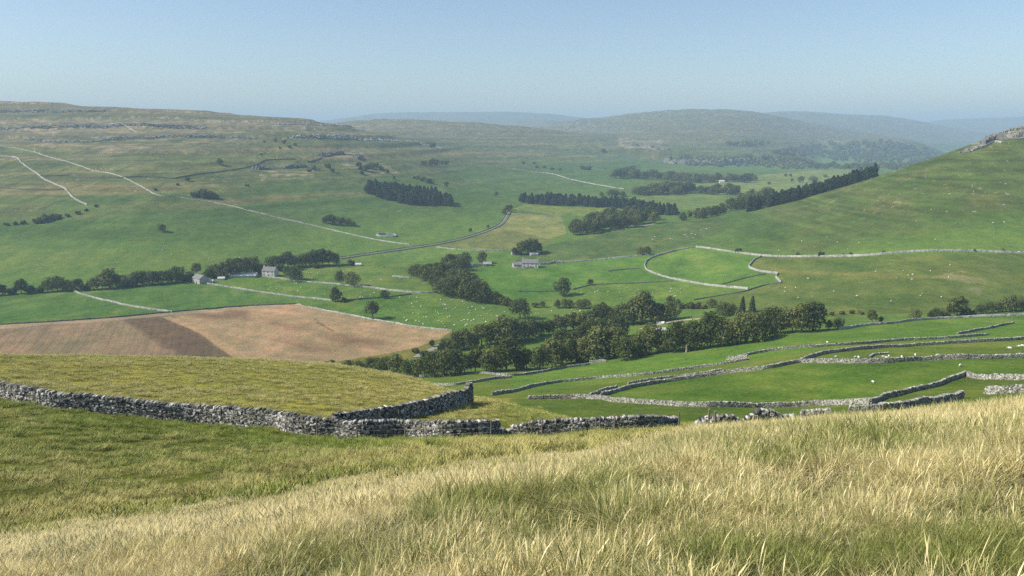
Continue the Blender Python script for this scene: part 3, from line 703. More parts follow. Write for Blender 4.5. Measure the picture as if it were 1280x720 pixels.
# limestone scars: ragged ledges of rock, each along its own contour
def scar(label, pts, a, b, h, depth_m, seed, mat=M_ROCK, sl=3.4):
    h = h * (0.36 if sl < 4 and mat is M_ROCK else 0.5 if sl < 4 else 0.8)
    P = path_of(pts, a, b); r = np.random.default_rng(seed)
    L = float(np.hypot(*np.diff(P, axis=0).T).sum()); Vs, Qs, o = [], [], 0
    for k in range(3):
        n = int(L / (sl * 0.62)); t = (np.arange(n) + r.uniform(0, 1, n)) * L / n
        keep = fbm(t / 40.0, t * 0 + k * 3 + seed, 3, 41) > -0.45; t = t[keep]; n = len(t)
        x, y, T, N, _ = along(P, t)
        off = (k - 1) * depth_m + r.normal(0, depth_m * 0.35, n)
        x = x + N[:, 0] * off; y = y + N[:, 1] * off
        hh = h * r.uniform(0.45, 1.1, n) * (0.14 + 0.86 * sm(-0.35, 0.25, fbm(t / 22.0, t * 0 + k * 5 + seed, 3, 43)))
        x = x + N[:, 0] * 5 * fbm(t / 30.0, t * 0 + seed, 2, 47) * (sl < 4); y = y + N[:, 1] * 5 * fbm(t / 30.0, t * 0 + seed, 2, 47) * (sl < 4)
        C = np.stack([x, y, hz(x, y) + hh * 0.3], -1)
        H = np.stack([sl * r.uniform(0.4, 0.9, n), depth_m * r.uniform(0.4, 0.7, n), hh * 0.5], -1)
        V, Q = stones(C, T, N, H, 0.4, r); Vs.append(V); Qs.append(Q + o); o += len(V)
    tag(link('limestone_scar', mk_mesh('limestone_scar', np.concatenate(Vs), np.concatenate(Qs)), mat), label, 'rock outcrop')
scar('dark stepped limestone scar on the plateau skyline', [(340,156),(365,155.5),(400,157),(450,160)], 900, 2600, 9, 6, 1)
scar('dark limestone ledge below the skyline scar', [(362,171),(400,170),(440,173),(500,176)], 900, 2600, 8, 5, 2)
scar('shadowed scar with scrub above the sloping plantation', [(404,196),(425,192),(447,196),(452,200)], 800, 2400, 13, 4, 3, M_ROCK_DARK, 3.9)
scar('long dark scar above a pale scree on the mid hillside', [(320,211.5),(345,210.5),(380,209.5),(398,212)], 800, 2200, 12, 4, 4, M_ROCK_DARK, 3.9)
scar('broken pale scar across the upper left hillside', [(33,174),(60,176.5),(100,177.5),(150,173.5),(190,172),(260,171),(320,173.5)], 800, 2600, 6, 5, 5)
scar('thin pale scar under the left plateau edge', [(-10,161),(60,158.5),(130,158),(215,158),(255,161)], 900, 2600, 6, 6, 6)
scar('grey scar near the top of the left plateau', [(0,138.5),(60,139.5),(130,139)], 900, 2600, 5, 6, 7)
scar('small rocky knuckles at the end of the left fell spur', [(530,182),(545,183),(552,186)], 900, 3200, 5, 4, 8)
scar('broken ledge among the far spur pastures', [(470,174.5),(500,177),(530,180)], 900, 3200, 5, 4, 9)
M_CRAG = mat_far_wall('pale_crag', (0.11, 0.107, 0.095), (0.34, 0.325, 0.285))
for i, (pts, hh, lb) in enumerate(([[(1234,181),(1243,174.5),(1256,172),(1270,171.5),(1300,169)], 15.0, 'pale limestone crag on top of the right fell'], [[(1238,173),(1252,163.5),(1268,157.5),(1300,151)], 6, 'upper rim of broken limestone above the right crag'], [[(1205,191),(1217,187),(1230,181.5)], 5, 'low rocks trailing down left of the right crag'])):
    scar(lb, pts, 600, 1000, hh, 3.0, 30 + i, M_CRAG, 2.4)
scar('tall cliff face across the valley head behind village trees', [(832,203),(850,205),(880,206),(905,205),(935,203)], 1800, 3200, 24, 6, 40, M_WALL_MOSS, 12)
scar('pale quarry like scar left of the cliff', [(780,180),(800,182),(815,184),(835,187)], 1800, 3400, 7, 8, 41, M_CRAG, 7)

# ------------------------------------------------------------------ post and wire fence on the near side of the wall
def prism_post(p, h, r0, lean=(0, 0), sq=True):
    bm = bmesh.new(); n = 6
    bmesh.ops.create_cone(bm, cap_ends=True, segments=n, radius1=r0, radius2=r0 * 0.92, depth=h + 0.4)
    for v in bm.verts:
        v.co.z += h / 2 - 0.2
        v.co.x += v.co.z * lean[0]; v.co.y += v.co.z * lean[1]
        if v.co.z > h - 0.1: v.co.z += 0.5 * v.co.x + random.uniform(-.01, .01)
    me = bpy.data.meshes.new('post'); bm.to_mesh(me); bm.free(); return me
def fence(label, pxs, h, r0, y_lo, y_hi, off=0.75, wires=True):
    pts = [hit(px, py, y_lo, y_hi) for px, py in pxs]
    base = pts[0]; e = tag(link('wire_fence', None), label, 'fence'); e.location = base
    tops = []
    for i, p in enumerate(pts):
        q = p.copy(); q[1] -= off; q[2] = float(hz(q[0], q[1]))
        ln = (random.uniform(-.05, .05), random.uniform(-.04, .04)); hh = h * random.uniform(0.93, 1.08)
        o = link('post', prism_post(q, hh, r0, ln), M_WOOD, e, Vector(q) - Vector(base)); tops.append((Vector(q) - Vector(base), ln, hh))
    if wires:
        for f in (0.35, 0.62, 0.9):
            V, Q = [], []
            for k, (q, ln, hh) in enumerate(tops):
                c = q + Vector((ln[0] * hh * f, ln[1] * hh * f, hh * f))
                for d in ((0, -.004, -.004), (0, .004, -.004), (0, 0, .005)): V.append(tuple(c + Vector(d)))
            for k in range(len(tops) - 1):
                a = k * 3
                for j in range(3): Q.append((a + j, a + (j + 1) % 3, a + 3 + (j + 1) % 3, a + 3 + j))
            link('wire', mk_mesh('wire', V, Q), M_WIRE, e)
    return e
import bmesh
fence('weathered post and wire fence standing close against the near wall', [(400,546.5),(449,550),(508,550.5),(554,550.5),(614,549.5)], 1.62, 0.065, 56, 90)
fence('post and wire fence before the square ended wall stretch', [(677,547),(744,546),(748,546),(766,545),(846,539.5)], 1.75, 0.065, 63, 100)
fence('pair of fence posts beside the broken wall remnant', [(882,538.5),(890,538)], 1.75, 0.10, 60, 120, wires=False)
fence('thin stakes leaning on the shadowed dividing wall', [(478,530.5),(500,525.5),(530,519)], 1.25, 0.05, 55, 100, off=0.9, wires=False)

# ------------------------------------------------------------------ trees
def leafquads(C, Nrm, size, r, aspect=1.0):
    n = len(C)
    a = r.normal(0, 1, (n, 3)); a -= (a * Nrm).sum(1, keepdims=True) * Nrm; a /= np.linalg.norm(a, axis=1, keepdims=True) + 1e-9
    b = np.cross(Nrm, a)
    s = size * r.uniform(0.6, 1.3, n)[:, None]
    j = lambda: r.uniform(0.7, 1.25, (n, 1))
    V = np.stack([C - a * s * j() * aspect - b * s * 0.25, C + b * s * j() * -0.9, C + a * s * j() * aspect + b * s * 0.2, C + b * s * j()], 1)
    Q = np.arange(n * 4).reshape(n, 4)
    return V.reshape(-1, 3), Q

def tube(pts, rad, n=6):
    V, Q = [], []
    pts = [Vector(p) for p in pts]
    for i, p in enumerate(pts):
        d = (pts[min(i + 1, len(pts) - 1)] - pts[max(i - 1, 0)]).normalized()
        a = d.orthogonal().normalized(); b = d.cross(a)
        for k in range(n):
            t = 2 * math.pi * k / n; V.append(tuple(p + (a * math.cos(t) + b * math.sin(t)) * rad[i]))
    for i in range(len(pts) - 1):
        for k in range(n): Q.append((i * n + k, i * n + (k + 1) % n, (i + 1) * n + (k + 1) % n, (i + 1) * n + k))
    return V, Q

def merge(parts):
    Vs, Qs, o = [], [], 0
    for V, Q in parts:
        V = np.asarray(V, float); Vs.append(V); Qs.append(np.asarray(Q) + o); o += len(V)
    return np.concatenate(Vs), np.concatenate(Qs)

def broad_proto(seed, width, low, nl, leaves=2300, leafsize=0.034, open_=0.0):
    """a broadleaf tree of height 1: trunk + limbs mesh, crown of leaf sprays in uneven boughs"""
    r = np.random.default_rng(seed); R = random.Random(seed)
    lobes = []
    for i in range(nl):
        f = (i + 0.5) / nl; zc = low + 0.10 + (0.80 - low) * f
        prof = math.sin(math.pi * min(1, (0.28 + 0.66 * f))) ** 0.7
        ang = i * 2.4 + R.uniform(-.5, .5); rad = width * 0.33 * prof * R.uniform(0.5, 1.2)
        sz = width * R.uniform(0.13, 0.27) * (0.75 + 0.4 * prof)
        lobes.append((np.array([math.cos(ang) * rad, math.sin(ang) * rad, zc]), sz))
    lobes.append((np.array([R.uniform(-.05, .05) * width, R.uniform(-.05, .05) * width, 0.84]), width * 0.19))
    w = np.array([l[1] ** 2 for l in lobes]); w /= w.sum()
    Cs, Ns = [], []
    for (c, s), f in zip(lobes, w):
        n = int(leaves * f); d = r.normal(0, 1, (n, 3)); d /= np.linalg.norm(d, axis=1, keepdims=True)
        rr = s * (0.55 + 0.5 * r.uniform(0, 1, n) ** 0.5) * (1 + 0.22 * fbm(d[:, 0] * 3 + seed, d[:, 1] * 3 + d[:, 2] * 2, 2, seed))
        p = c + d * rr[:, None] * np.array([1, 1, 0.82])
        keep = fbm(p[:, 0] * 9 + seed, p[:, 1] * 9 + p[:, 2] * 7, 2, 5) > -0.35 + open_
        keep &= p[:, 2] > low * 0.6
        Cs.append(p[keep]); nn = d[keep] + r.normal(0, 0.38, (keep.sum(), 3)); Ns.append(nn / np.linalg.norm(nn, axis=1, keepdims=True))
    C = np.concatenate(Cs); Nn = np.concatenate(Ns)
    crown = mk_mesh('crown', *leafquads(C, Nn, leafsize, r))
    parts = [tube([(0, 0, -0.04), (0.004, 0, 0.12), (R.uniform(-.02, .02), R.uniform(-.02, .02), 0.35), (0.0, 0.01, 0.62)], [0.036, 0.026, 0.02, 0.008])]
    for c, s in lobes[::2]:
        z0 = max(0.14, c[2] * 0.55); parts.append(tube([(0, 0, z0), tuple(c * np.array([.5, .5, .5]) + np.array([0, 0, z0 * .5 + .02])), tuple(c)], [0.014, 0.009, 0.004], 5))
    trunk = mk_mesh('trunk', *merge(parts))
    return trunk, crown

def conifer_proto(seed, width=0.34, leaves=1300):
    r = np.random.default_rng(seed)
    z = 0.06 + 0.94 * r.uniform(0, 1, leaves) ** 1.25; ang = r.uniform(0, 2 * math.pi, leaves)
    tier = np.sin(z * 48 + 0.8 * np.sin(ang * 3 + seed))
    R0 = width * 0.5 * (1 - z) ** 0.62 * (0.86 + 0.16 * tier) * (1 + 0.22 * fbm(ang * 1.3 + seed, z * 6, 2, 3)) + 0.004
    rr = R0 * r.uniform(0.45, 1.0, leaves) ** 0.5
    C = np.stack([np.cos(ang) * rr, np.sin(ang) * rr, z - 0.12 * rr], -1)
    N = np.stack([np.cos(ang) * 0.6, np.sin(ang) * 0.6, np.full(leaves, 0.7)], -1) + r.normal(0, 0.35, (leaves, 3)); N /= np.linalg.norm(N, axis=1, keepdims=True)
    crown = mk_mesh('crown', *leafquads(C, N, 0.030, r, 1.3))
    trunk = mk_mesh('trunk', *tube([(0, 0, -0.03), (0, 0, 0.4), (0, 0, 0.97)], [0.016, 0.011, 0.002]))
    return trunk, crown

def bush_proto(seed, leaves=900):
    r = np.random.default_rng(seed); Cs, Ns = [], []
    for i in range(7):
        c = np.array([r.uniform(-.5, .5), r.uniform(-.4, .4), r.uniform(.25, .6)]); s = r.uniform(.25, .4); n = leaves // 7
        d = r.normal(0, 1, (n, 3)); d /= np.linalg.norm(d, axis=1, keepdims=True)
        p = c + d * (s * r.uniform(.6, 1.05, n))[:, None]; k = p[:, 2] > 0.0
        Cs.append(p[k]); q = d[k] + r.normal(0, .5, (k.sum(), 3)); Ns.append(q / np.linalg.norm(q, axis=1, keepdims=True))
    crown = mk_mesh('crown', *leafquads(np.concatenate(Cs), np.concatenate(Ns), 0.085, r))
    trunk = mk_mesh('trunk', *merge([tube([(0, 0, -.08), (.05 * a, .04 * b, .2), (.3 * a, .25 * b, .5)], [.04, .03, .012], 5) for a, b in ((1, .5), (-1, .3), (.2, -1))]))
    return trunk, crown

PROTO = {'broad': [broad_proto(11 + i, w, lo, nl, open_=op) for i, (w, lo, nl, op) in enumerate([(1.0, .16, 11, 0), (1.15, .14, 13, 0), (0.85, .18, 10, .05), (1.05, .20, 11, .08), (0.95, .12, 12, 0), (1.25, .16, 14, .05)])],
         'tall': [broad_proto(31 + i, w, .08, 15) for i, w in enumerate((0.62, 0.7))],
         'open': [broad_proto(41, 0.85, .30, 13, 1500, 0.036, .25)],
         'conifer': [conifer_proto(51 + i, w) for i, w in enumerate((.36, .42, .33))],
         'bush': [bush_proto(61 + i) for i in range(4)]}
for k, lst in PROTO.items():
    for tr, cr in lst:
        tr.materials.append(M_BARK)
        cr.materials.append(M_NEEDLE if k == 'conifer' else M_LEAF)
ALT = {}
def alt_crown(me, mat):
    key = (me.name, mat.name)
    if key not in ALT:
        c = me.copy(); c.materials.clear(); c.materials.append(mat); ALT[key] = c
    return ALT[key]
PROTO['fir'] = [(tr, alt_crown(cr, M_NEEDLE)) for tr, cr in PROTO['tall']]
NAMES = {'fir': ('conifer_tree', 'tree'), 'broad': ('broadleaf_tree', 'tree'), 'tall': ('broadleaf_tree', 'tree'), 'open': ('broadleaf_tree', 'tree'), 'conifer': ('conifer_tree', 'tree'), 'bush': ('bush', 'bush')}
SRC = {}
TREES = []
def tree(px, py, hpx, kind, label, group=None, w=1.0, ymin=150, ymax=1e9, mat=None, p=None, pick=None, sink=0.02):
    if p is None: p = hit(px, py, ymin, ymax)
    h = hpx * depth(p) / F * (1.1 * random.uniform(.80, 1.16) if group and 'river' in group else 1.0)
    i = random.randrange(len(PROTO[kind])) if pick is None else pick
    tr, cr = PROTO[kind][i]
    if mat is not None: cr = alt_crown(cr, mat)
    nm, cat = NAMES[kind]
    key = (kind, i, cr.name)
    if key not in SRC:
        e = link(nm, None); SRC[key] = (e, link('trunk', tr, None, e), link('crown', cr, None, e))
    else:
        e0, a0, b0 = SRC[key]; e = e0.copy(); COL.objects.link(e)
        for s0 in (a0, b0):
            c = s0.copy(); COL.objects.link(c); c.parent = e
        for k in ('label', 'group'): 
            if k in e: del e[k]
    e.location = (p[0], p[1], p[2] - sink * h)
    if kind == 'bush': s = (h * w * 0.9, h * w * 0.9, h * 1.05)
    else:
        ww = w * random.uniform(0.9, 1.12); s = (h * ww, h * ww, h)
    e.scale = s; e.rotation_euler = (random.uniform(-.04, .04), random.uniform(-.04, .04), random.uniform(0, 6.28))
    tag(e, label, cat, group); TREES.append((p, h))
    return e

def rowlist(lst, kind, label, group, ymin=150, ymax=1e9, **kw):
    for t in lst:
        k = dict(kw); kd = kind
        if len(t) > 3: kd = t[3] or kind
        if len(t) > 4: k['w'] = t[4]
        if len(t) > 5: k['mat'] = t[5]
        if kd == 'bush' and kind != 'bush':
            tree(t[0], t[1], t[2], kd, label.replace('tree', 'bush'), group.replace('trees', 'bushes'), ymin=ymin, ymax=ymax, **k)
        else: tree(t[0], t[1], t[2], kd, label, group, ymin=ymin, ymax=ymax, **k)

A, Bm, C_, Tt = 'broad', 'bush', 'conifer', 'tall'
LT, BR = M_LEAF_LIGHT, M_LEAF_BROWN
# hedge trees along the foot of the left hillside
rowlist([(-12,370,17),(3,369,14),(14,368,10,Bm),(27,367,19),(38,366,11,Bm),(49,366,10,Bm),(60,365,15),(72,364,20),(84,364,15),(98,363,15),(107,363,11,Bm),(117,362,15),(128,361,19),(137,360,25),(146,360,18),(156,359,16),(164,358,14,Bm),(172,357,19),(181,356,18),(191,356,18),(201,355,17),(211,354,17),(220,353,21),(229,352,12,Bm),(236,349,11,Bm)],
        A, 'dark tree in the hedge line along the foot of the left hillside', 'trees in the hedge line under the left hillside', 430, 720)
rowlist([(262,347,14,Bm),(270,347,18),(280,346,19),(289,345,22),(299,344,22),(308,343,22),(317,342,22),(325,340,14,Bm),(342,336,17),(351,335,16),(360,334,20),(368,334,15),(377,333,14),(387,333,18),(396,332,20),(403,332,22),(411,332,20),(421,331,15),(350,338,10,Bm),(372,337,8,Bm),(395,335,8,Bm)],
        A, 'dark tree in the row sheltering the farm and white barn on the left', 'trees sheltering the left farm', 440, 800)
tree(246,343,15,A,'round tree standing right behind the stone barn gable',ymin=440,ymax=800)
tree(440,331.5,8,Bm,'lone bush beside the small white shed',ymin=440,ymax=800,w=1.2)
tree(367,350.5,18,A,'round spreading tree just right of the white farmhouse',ymin=440,ymax=800,w=1.15,pick=1)
tree(425,355.5,18,A,'left tree of the close pair on the pasture wall',ymin=440,ymax=800,w=.8,pick=3)
tree(441,357.5,18,A,'wide right tree of the close pair on the pasture wall',ymin=440,ymax=800,w=1.1,pick=5)
tree(419,377,20,Tt,'tall egg shaped tree where the pale pasture wall ends',ymin=440,ymax=800,pick=1)
tree(431,377.5,7,Bm,'small bush at the foot of the egg shaped tree',ymin=440,ymax=800)
tree(480,373,11,A,'small round tree on the dark wall in the sheep pasture',ymin=440,ymax=800,w=.95,pick=0)
tree(466,398.5,24,'open','open limbed tree with a bare trunk at the ploughed field edge',ymin=430,ymax=640)
tree(603,329,15,A,'round tree by the stone pen above the valley wood',ymin=500,ymax=900,pick=4)
# valley wood
rowlist([(516,344,13),(523,347,17),(531,351,20),(539,355,23),(547,357,22),(555,352,24),(547,346,19),(556,341,20),(564,337,20),(573,334,17),(581,332,17),(563,348,22),(571,343,20),(578,338,16),(536,347,18),(549,363,18)],
        A, 'dark tree in the upper half of the round valley wood', 'trees of the upper valley wood', 470, 850)
rowlist([(553,366,18),(560,369,24),(568,371,26),(577,372,29),(586,374,29),(595,377,27),(603,378,22),(571,359,24),(581,362,26),(590,366,24),(599,370,22)],
        A, 'dark tree in the lower half of the round valley wood', 'trees of the lower valley wood', 470, 820)
rowlist([(611,379,15),(620,380,16),(628,381,12,Bm),(636,383,12,Bm),(645,384,10,Bm)], A, 'small tree trailing right from the valley wood', 'trees trailing from the valley wood', 450, 820)
# middle distance single trees
tree(704,369.5,23,A,'round leaning tree alone on the bright meadow',ymin=450,ymax=850,w=.9,pick=0)
tree(738,356.5,8,A,'small russet tree on the thin meadow wall',ymin=450,ymax=850,w=1.1,mat=BR,pick=3)
tree(800.5,319,11,A,'left tree of the pair on the fell corner wall',ymin=500,ymax=1000,w=.95,pick=0)
tree(809.5,318.5,11,A,'right tree of the pair on the fell corner wall',ymin=500,ymax=1000,w=.95,pick=4)
tree(923,315.5,6,Bm,'dark bush on the fell wall above the middle enclosure',ymin=450,ymax=1000,w=1.2)
rowlist([(645,318,11,Bm),(652,318,17),(660,318,19),(668,317,19),(674,315,12)], A, 'tree in the clump behind the white farm', 'trees behind the white farm', 550, 1100)
tree(837,380,11,A,'round tree on the rough bank above the river wood',ymin=420,ymax=800,pick=0)
tree(847,380.5,7,A,'little round tree right of a larger one on the rough bank',ymin=420,ymax=800,pick=1)
tree(890,385,12,A,'round tree left of the broad thicket near two firs',ymin=400,ymax=700,pick=0)
rowlist([(899,394,13),(906,395,18,A,1.1),(914,394,16)], A, 'tree of the broad thicket left of the two firs', 'trees of the thicket by the two firs', 380, 700)
tree(927.5,390.5,21,C_,'left of the two pointed firs on the meadow edge',ymin=390,ymax=700,w=1.15,pick=0)
tree(940,390.5,21,C_,'right of the two pointed firs on the meadow edge',ymin=390,ymax=700,w=1.25,pick=1)
rowlist([(853,386,8,Bm,1.0,BR),(863,386,9,Bm),(872,386,9,Bm,1.0,BR),(880,386,7,Bm)], Bm, 'brownish bush in the hedge above the river wood', 'bushes in the hedge above the river wood', 380, 700)
tree(650,398,26,A,'big open tree at the left end of the back river row',ymin=380,ymax=640,w=1.05,pick=3)
rowlist([(628,400,8,Bm),(668,384,7,Bm),(678,384,8),(697,385,11),(705,385,12),(712,385,11),(724,386,12),(732,386,13),(745,386,7,Bm),(753,386,9)], A, 'small tree in the thin row behind the river wood', 'trees of the thin back row', 420, 760)
# river wood
rowlist([(408,459,7,Bm),(415,460,12),(425,461,9,Bm),(436,462,13),(449,465,15),(463,466,20),(474,467,22),(484,468,24),(496,470,23),(508,471,24),(519,471,24),(531,471,27),(543,471,27),(556,470,26),(569,469,26),(581,468,27)],
        A, 'dark tree in the river wood behind the olive knoll', 'trees of the river wood behind the knoll', 300, 560)
rowlist([(594,465,30),(608,466,22,A,1.0,LT),(620,464,33),(633,463,34),(645,462,30),(658,462,27),(690,459,30),(703,456,30),(714,454,32),(724,453,34),(735,452,36),(746,450,38),(757,448,38),(768,446,40),(792,446,28),(800,444,30),(812,442,31),(823,441,29),(833,440,28),(844,440,34)],
        A, 'dark tree in the front of the river wood above the green slope', 'front trees of the river wood', 280, 520)
tree(675,463,30,A,'pale green willowy tree in front of the river wood',ymin=280,ymax=520,w=1.0,mat=LT,pick=4)
tree(780,450,30,A,'yellowish green tree in the middle of the river wood front',ymin=280,ymax=520,w=1.05,mat=LT,pick=1)
tree(727,453,11,Bm,'small ash green bush at the foot of the river wood',ymin=280,ymax=520,w=.9,mat=LT)
rowlist([(855,439,38),(866,438,37),(877,436,38),(888,435,37),(900,433,37),(911,432,35),(922,430,34),(932,429,32),(942,427,30),(953,423,31),(965,418,34),(975,417,33)],
        A, 'dark tree in the right half of the river wood row', 'right hand trees of the river wood', 280, 520)
tree(990,416,34,A,'tall tree left of the rounded pair at the end of the river wood',ymin=280,ymax=520,w=.95,pick=2)
tree(1002,415.5,38,A,'highest rounded tree near the right end of the river wood',ymin=280,ymax=520,w=.95,pick=0)
tree(1016,413.5,37,A,'rounded tree closing the right end of the river wood',ymin=280,ymax=520,w=.9,pick=4)
rowlist([(570,438,24),(580,437,26),(592,436,20),(602,432,24),(613,430,24),(622,430,27),(632,428,28),(645,427,26),(656,424,20),(667,421,20),(677,419,20),(687,418,20),(697,415,19),(707,414,19),(717,412,18),(727,412,22),(738,411,24),(749,410,24)],
        A, 'dark tree in the back row of the river wood', 'back trees of the river wood', 320, 600)
rowlist([(760,408,27),(770,407,28),(781,406,28),(792,405,33),(803,404,36),(814,404,28),(826,401,20),(838,400,20)], A, 'dark tree in the tall knot at the middle of the river wood', 'tall middle trees of the river wood', 320, 600)
rowlist([(700,436,20),(712,434,22),(724,432,24),(736,430,26),(748,428,28),(760,426,28),(770,424,26),(688,440,14,Bm)], A, 'tree filling the middle of the river wood', 'inner trees of the river wood', 320, 560)
rowlist([(520,441,8,Bm),(540,434,10),(530,446,10,Bm),(551,440,12),(559,436,14)], A, 'small tree at the lane beside the ploughed field', 'small trees by the ploughed field lane', 320, 600)
tree(1036,411.5,12,A,'small left tree of a pair beyond the river wood end',ymin=280,ymax=560,w=.9)
tree(1046.5,411,15,A,'rounder right tree of a pair beyond the river wood end',ymin=280,ymax=560,w=.85)
tree(1090,405,19,'open','ragged tree with a pale dead stem on the roadside wall',ymin=280,ymax=560,w=.8)
tree(1101,404,9,A,'little round tree beside the ragged roadside tree',ymin=280,ymax=560,w=.9)
tree(1144.5,399.5,13,A,'round tree left of the darker hedge trees on the roadside',ymin=280,ymax=560,w=1.0)
rowlist([(1163,398,9),(1170,397.5,13),(1179,396.5,10,Bm),(1188,396,20),(1196,395,26),(1206,395,12,Bm),(1216,394,8,Bm),(1226,392,12),(1236,391,14),(1247,390,13),(1257,390,18),(1265,389,21),(1276,388,15),(1288,388,15)], A, 'dark tree in the roadside hedge at the far right', 'roadside hedge trees at the right', 280, 600)
rowlist([(1040,394,5,Bm),(1052,393,6,Bm),(1064,392,6,Bm),(1076,393,6,Bm),(1030,394,6,Bm)], Bm, 'low scrubby bush below the dark bank at right', 'scrub bushes below the bank', 300, 640)
rowlist([(997,319,4),(1026,320.5,7),(1054,319,3.5),(1064,319,4),(1105,316.5,3.5),(1218,314.5,5),(1254,314,4.5)], Bm, 'dark thorn bush dotted along the fell foot wall', 'thorn bushes on the fell wall', 420, 900, w=.9)
# left hillside scrub
tree(274.5,205.5,8,A,'lone dark tree high on the left hillside above the moor wall',ymin=700,ymax=2400,w=1.1,pick=0)
tree(203,290,10,A,'lone thorn tree in the middle of the smooth left hillside',ymin=580,ymax=1600,pick=5)
rowlist([(243,246,7),(250,246,10),(257,247,13),(264,248,11),(271,248,7),(234,226,5),(194,238,4),(222,232,3.5),(309,233,4)], Bm, 'dark scrub bush on the bank below the long whitish wall', 'scrub on the left hillside', 600, 1900)
rowlist([(46,279,7),(52,278,10),(59,277,11),(66,275,9),(73,273,6),(84,271,5),(97,268,5),(108,264,4),(8,282,5),(20,281,5),(30,280,6),(120,259,4)], Bm, 'dark scrub bush along the gully at the far left', 'scrub bushes in the left gully', 560, 1700)
rowlist([(407,279,9),(413,280.5,13),(420,281,11),(428,281.5,10),(436,282,10),(442,283,7)], A, 'dark tree of the hillside clump left of the plantation', 'clump of hillside trees', 600, 1500)
rowlist([(456,213,10),(463,211,9),(470,209,7),(448,208,6),(477,213,7),(484,216,6),(410,210,7),(416,215,5),(392,212,6),(387,215,5),(452,218,6)], Bm, 'scrub bush on the scar above the plantation', 'scrub on the scar', 800, 2400)
rowlist([(530,206,6),(538,206,9),(545,206,8),(552,205,5),(558,205,5),(500,234,3),(521,224,6),(528,226,7),(535,229,7),(541,230,5)], Bm, 'scrub bush right of the scar below the fell spur', 'scrub below the fell spur', 800, 2600)
tree(492.5,224.5,5,A,'tiny lone tree above the plantation roofline',ymin=800,ymax=2400); tree(558,234.5,8,A,'lone round tree up the slope from the plantation end',ymin=800,ymax=2400); tree(620,246,7,A,'lone small tree right of the plantation on open slope',ymin=800,ymax=2400)
tree(540,184.5,7,Bm,'dark thicket on the rocky end of the spur',ymin=800,ymax=3400); tree(732,212,6,Bm,'dark thicket alone on the far hillside pasture',ymin=1000,ymax=3400,w=1.8)
rowlist([(630,268,8),(635,265,9),(638,262,7),(588,290,5),(610,285,4)], A, 'tree beside the walled lane', 'trees beside the lane', 600, 1800)
rowlist([(327,194,3),(350,186,3.5),(362,185,4),(330,178,3),(344,177,5),(355,179,5),(369,182,4)], Bm, 'small thorn bush on the upper moor scars', 'thorn bushes on the moor', 900, 2600)
rowlist([(668,205,3),(654,205,4),(671,210,4),(680,210,4),(690,212,4),(700,213,4),(753,190,5)], Bm, 'small bush on the far hillside', 'bushes on the far hillside', 1200, 3600)

# conifer plantations: individual trees
def plantation(base, n, h0, h1, label, group, ymin, ymax, kind=C_, mind=2.1, w=1.0):
    P = np.array(base, float); got = []; tries = 0
    while len(got) < n and tries < 6000:
        tries += 1
        x = random.uniform(P[:, 0].min(), P[:, 0].max()); y = random.uniform(P[:, 1].min(), P[:, 1].max())
        ins = False
        for a in range(len(P)):
            x0, y0 = P[a]; xb, yb = P[a - 1]
            if (y0 > y) != (yb > y) and x < (xb - x0) * (y - y0) / (yb - y0) + x0: ins = not ins
        if not ins or any(abs(x - a) < mind and abs(y - b) < mind * 0.55 for a, b in got): continue
        got.append((x, y)); fir = kind == C_ and random.random() < .55
        tree(x, y, random.uniform(h0, h1) * (.9 if fir else 1), 'fir' if fir else kind, label, group, ymin=ymin, ymax=ymax, w=w * (.62 if fir else 1))
plantation([(455,240),(470,236),(500,240),(545,247),(566,255),(567,258),(545,257.5),(515,256.5),(490,251),(465,245.5)], 150, 11.5, 15, 'dark conifer in the block plantation on the left hillside', 'conifers of the hillside block', 700, 2200, mind=1.7, w=1.9)
plantation([(652,252),(690,252),(730,254),(790,258),(845,266),(845,270.5),(800,268),(775,261),(720,258.5),(652,254.5)], 120, 11, 14, 'dark conifer in the strip plantation up the valley', 'conifers of the valley strip', 900, 2600, mind=1.6, w=1.8)
plantation([(925,262),(1000,247),(1045,236),(1092,221),(1093,226),(1050,240),(1000,255),(960,261.5),(935,266)], 110, 15, 19, 'dark conifer in the plantation behind the right fell shoulder', 'conifers behind the right fell', 880, 2200, mind=1.8, w=1.5)
plantation([(706,291),(735,279),(770,272),(812,274),(822,279),(780,287),(745,292),(715,294)], 42, 13, 18, 'dark tree in the wood below the strip plantation', 'trees of the wood below the strip', 700, 2000, A, 4.0, .9)
plantation([(850,274),(880,268),(905,263),(905,268),(880,273),(856,277)], 14, 9, 13, 'dark tree of the line at the foot of the right fell shoulder', 'trees at the fell shoulder foot', 800, 2000, Tt, 3.0, 1.3)
plantation([(905,262),(940,252),(962,250),(965,258),(925,265)], 18, 12, 18, 'broad tree left of the fell plantation', 'broad trees left of the fell plantation', 900, 2400, A, 3.5)
# far trees round the village: one small mesh each
def far_tree(px, py, hpx, label, group, ymin, ymax, kind='broad'):
    p = hit(px, py, ymin, ymax); h = hpx * depth(p) / F
    me = random.choice(PROTO[kind])[1]
    o = link('broadleaf_tree', me, None, None, (p[0], p[1], p[2] - 0.06 * h)); o.scale = (h * 1.25, h * 1.25, h * 1.05); o.rotation_euler = (0, 0, random.uniform(0, 6.28))
    tag(o, label, 'tree', group)
for x in np.arange(768, 945, 4.6):
    far_tree(x, 222 + 5 * sm(768, 900, x) + random.uniform(-1, 2), random.uniform(7, 13) if x > 800 else 12, 'hazy tree in the belt round the far village', 'trees round the far village', 1300, 3000)
tree(789,222,15,A,'taller hazy tree rising over the village belt',ymin=1300,ymax=3000)
for x in np.arange(795, 866, 5.0): far_tree(x, 243 + random.uniform(-2, 1.5), random.uniform(9, 16), 'hazy tree in the clump before the far village', 'trees of the clump before the village', 1000, 2400)
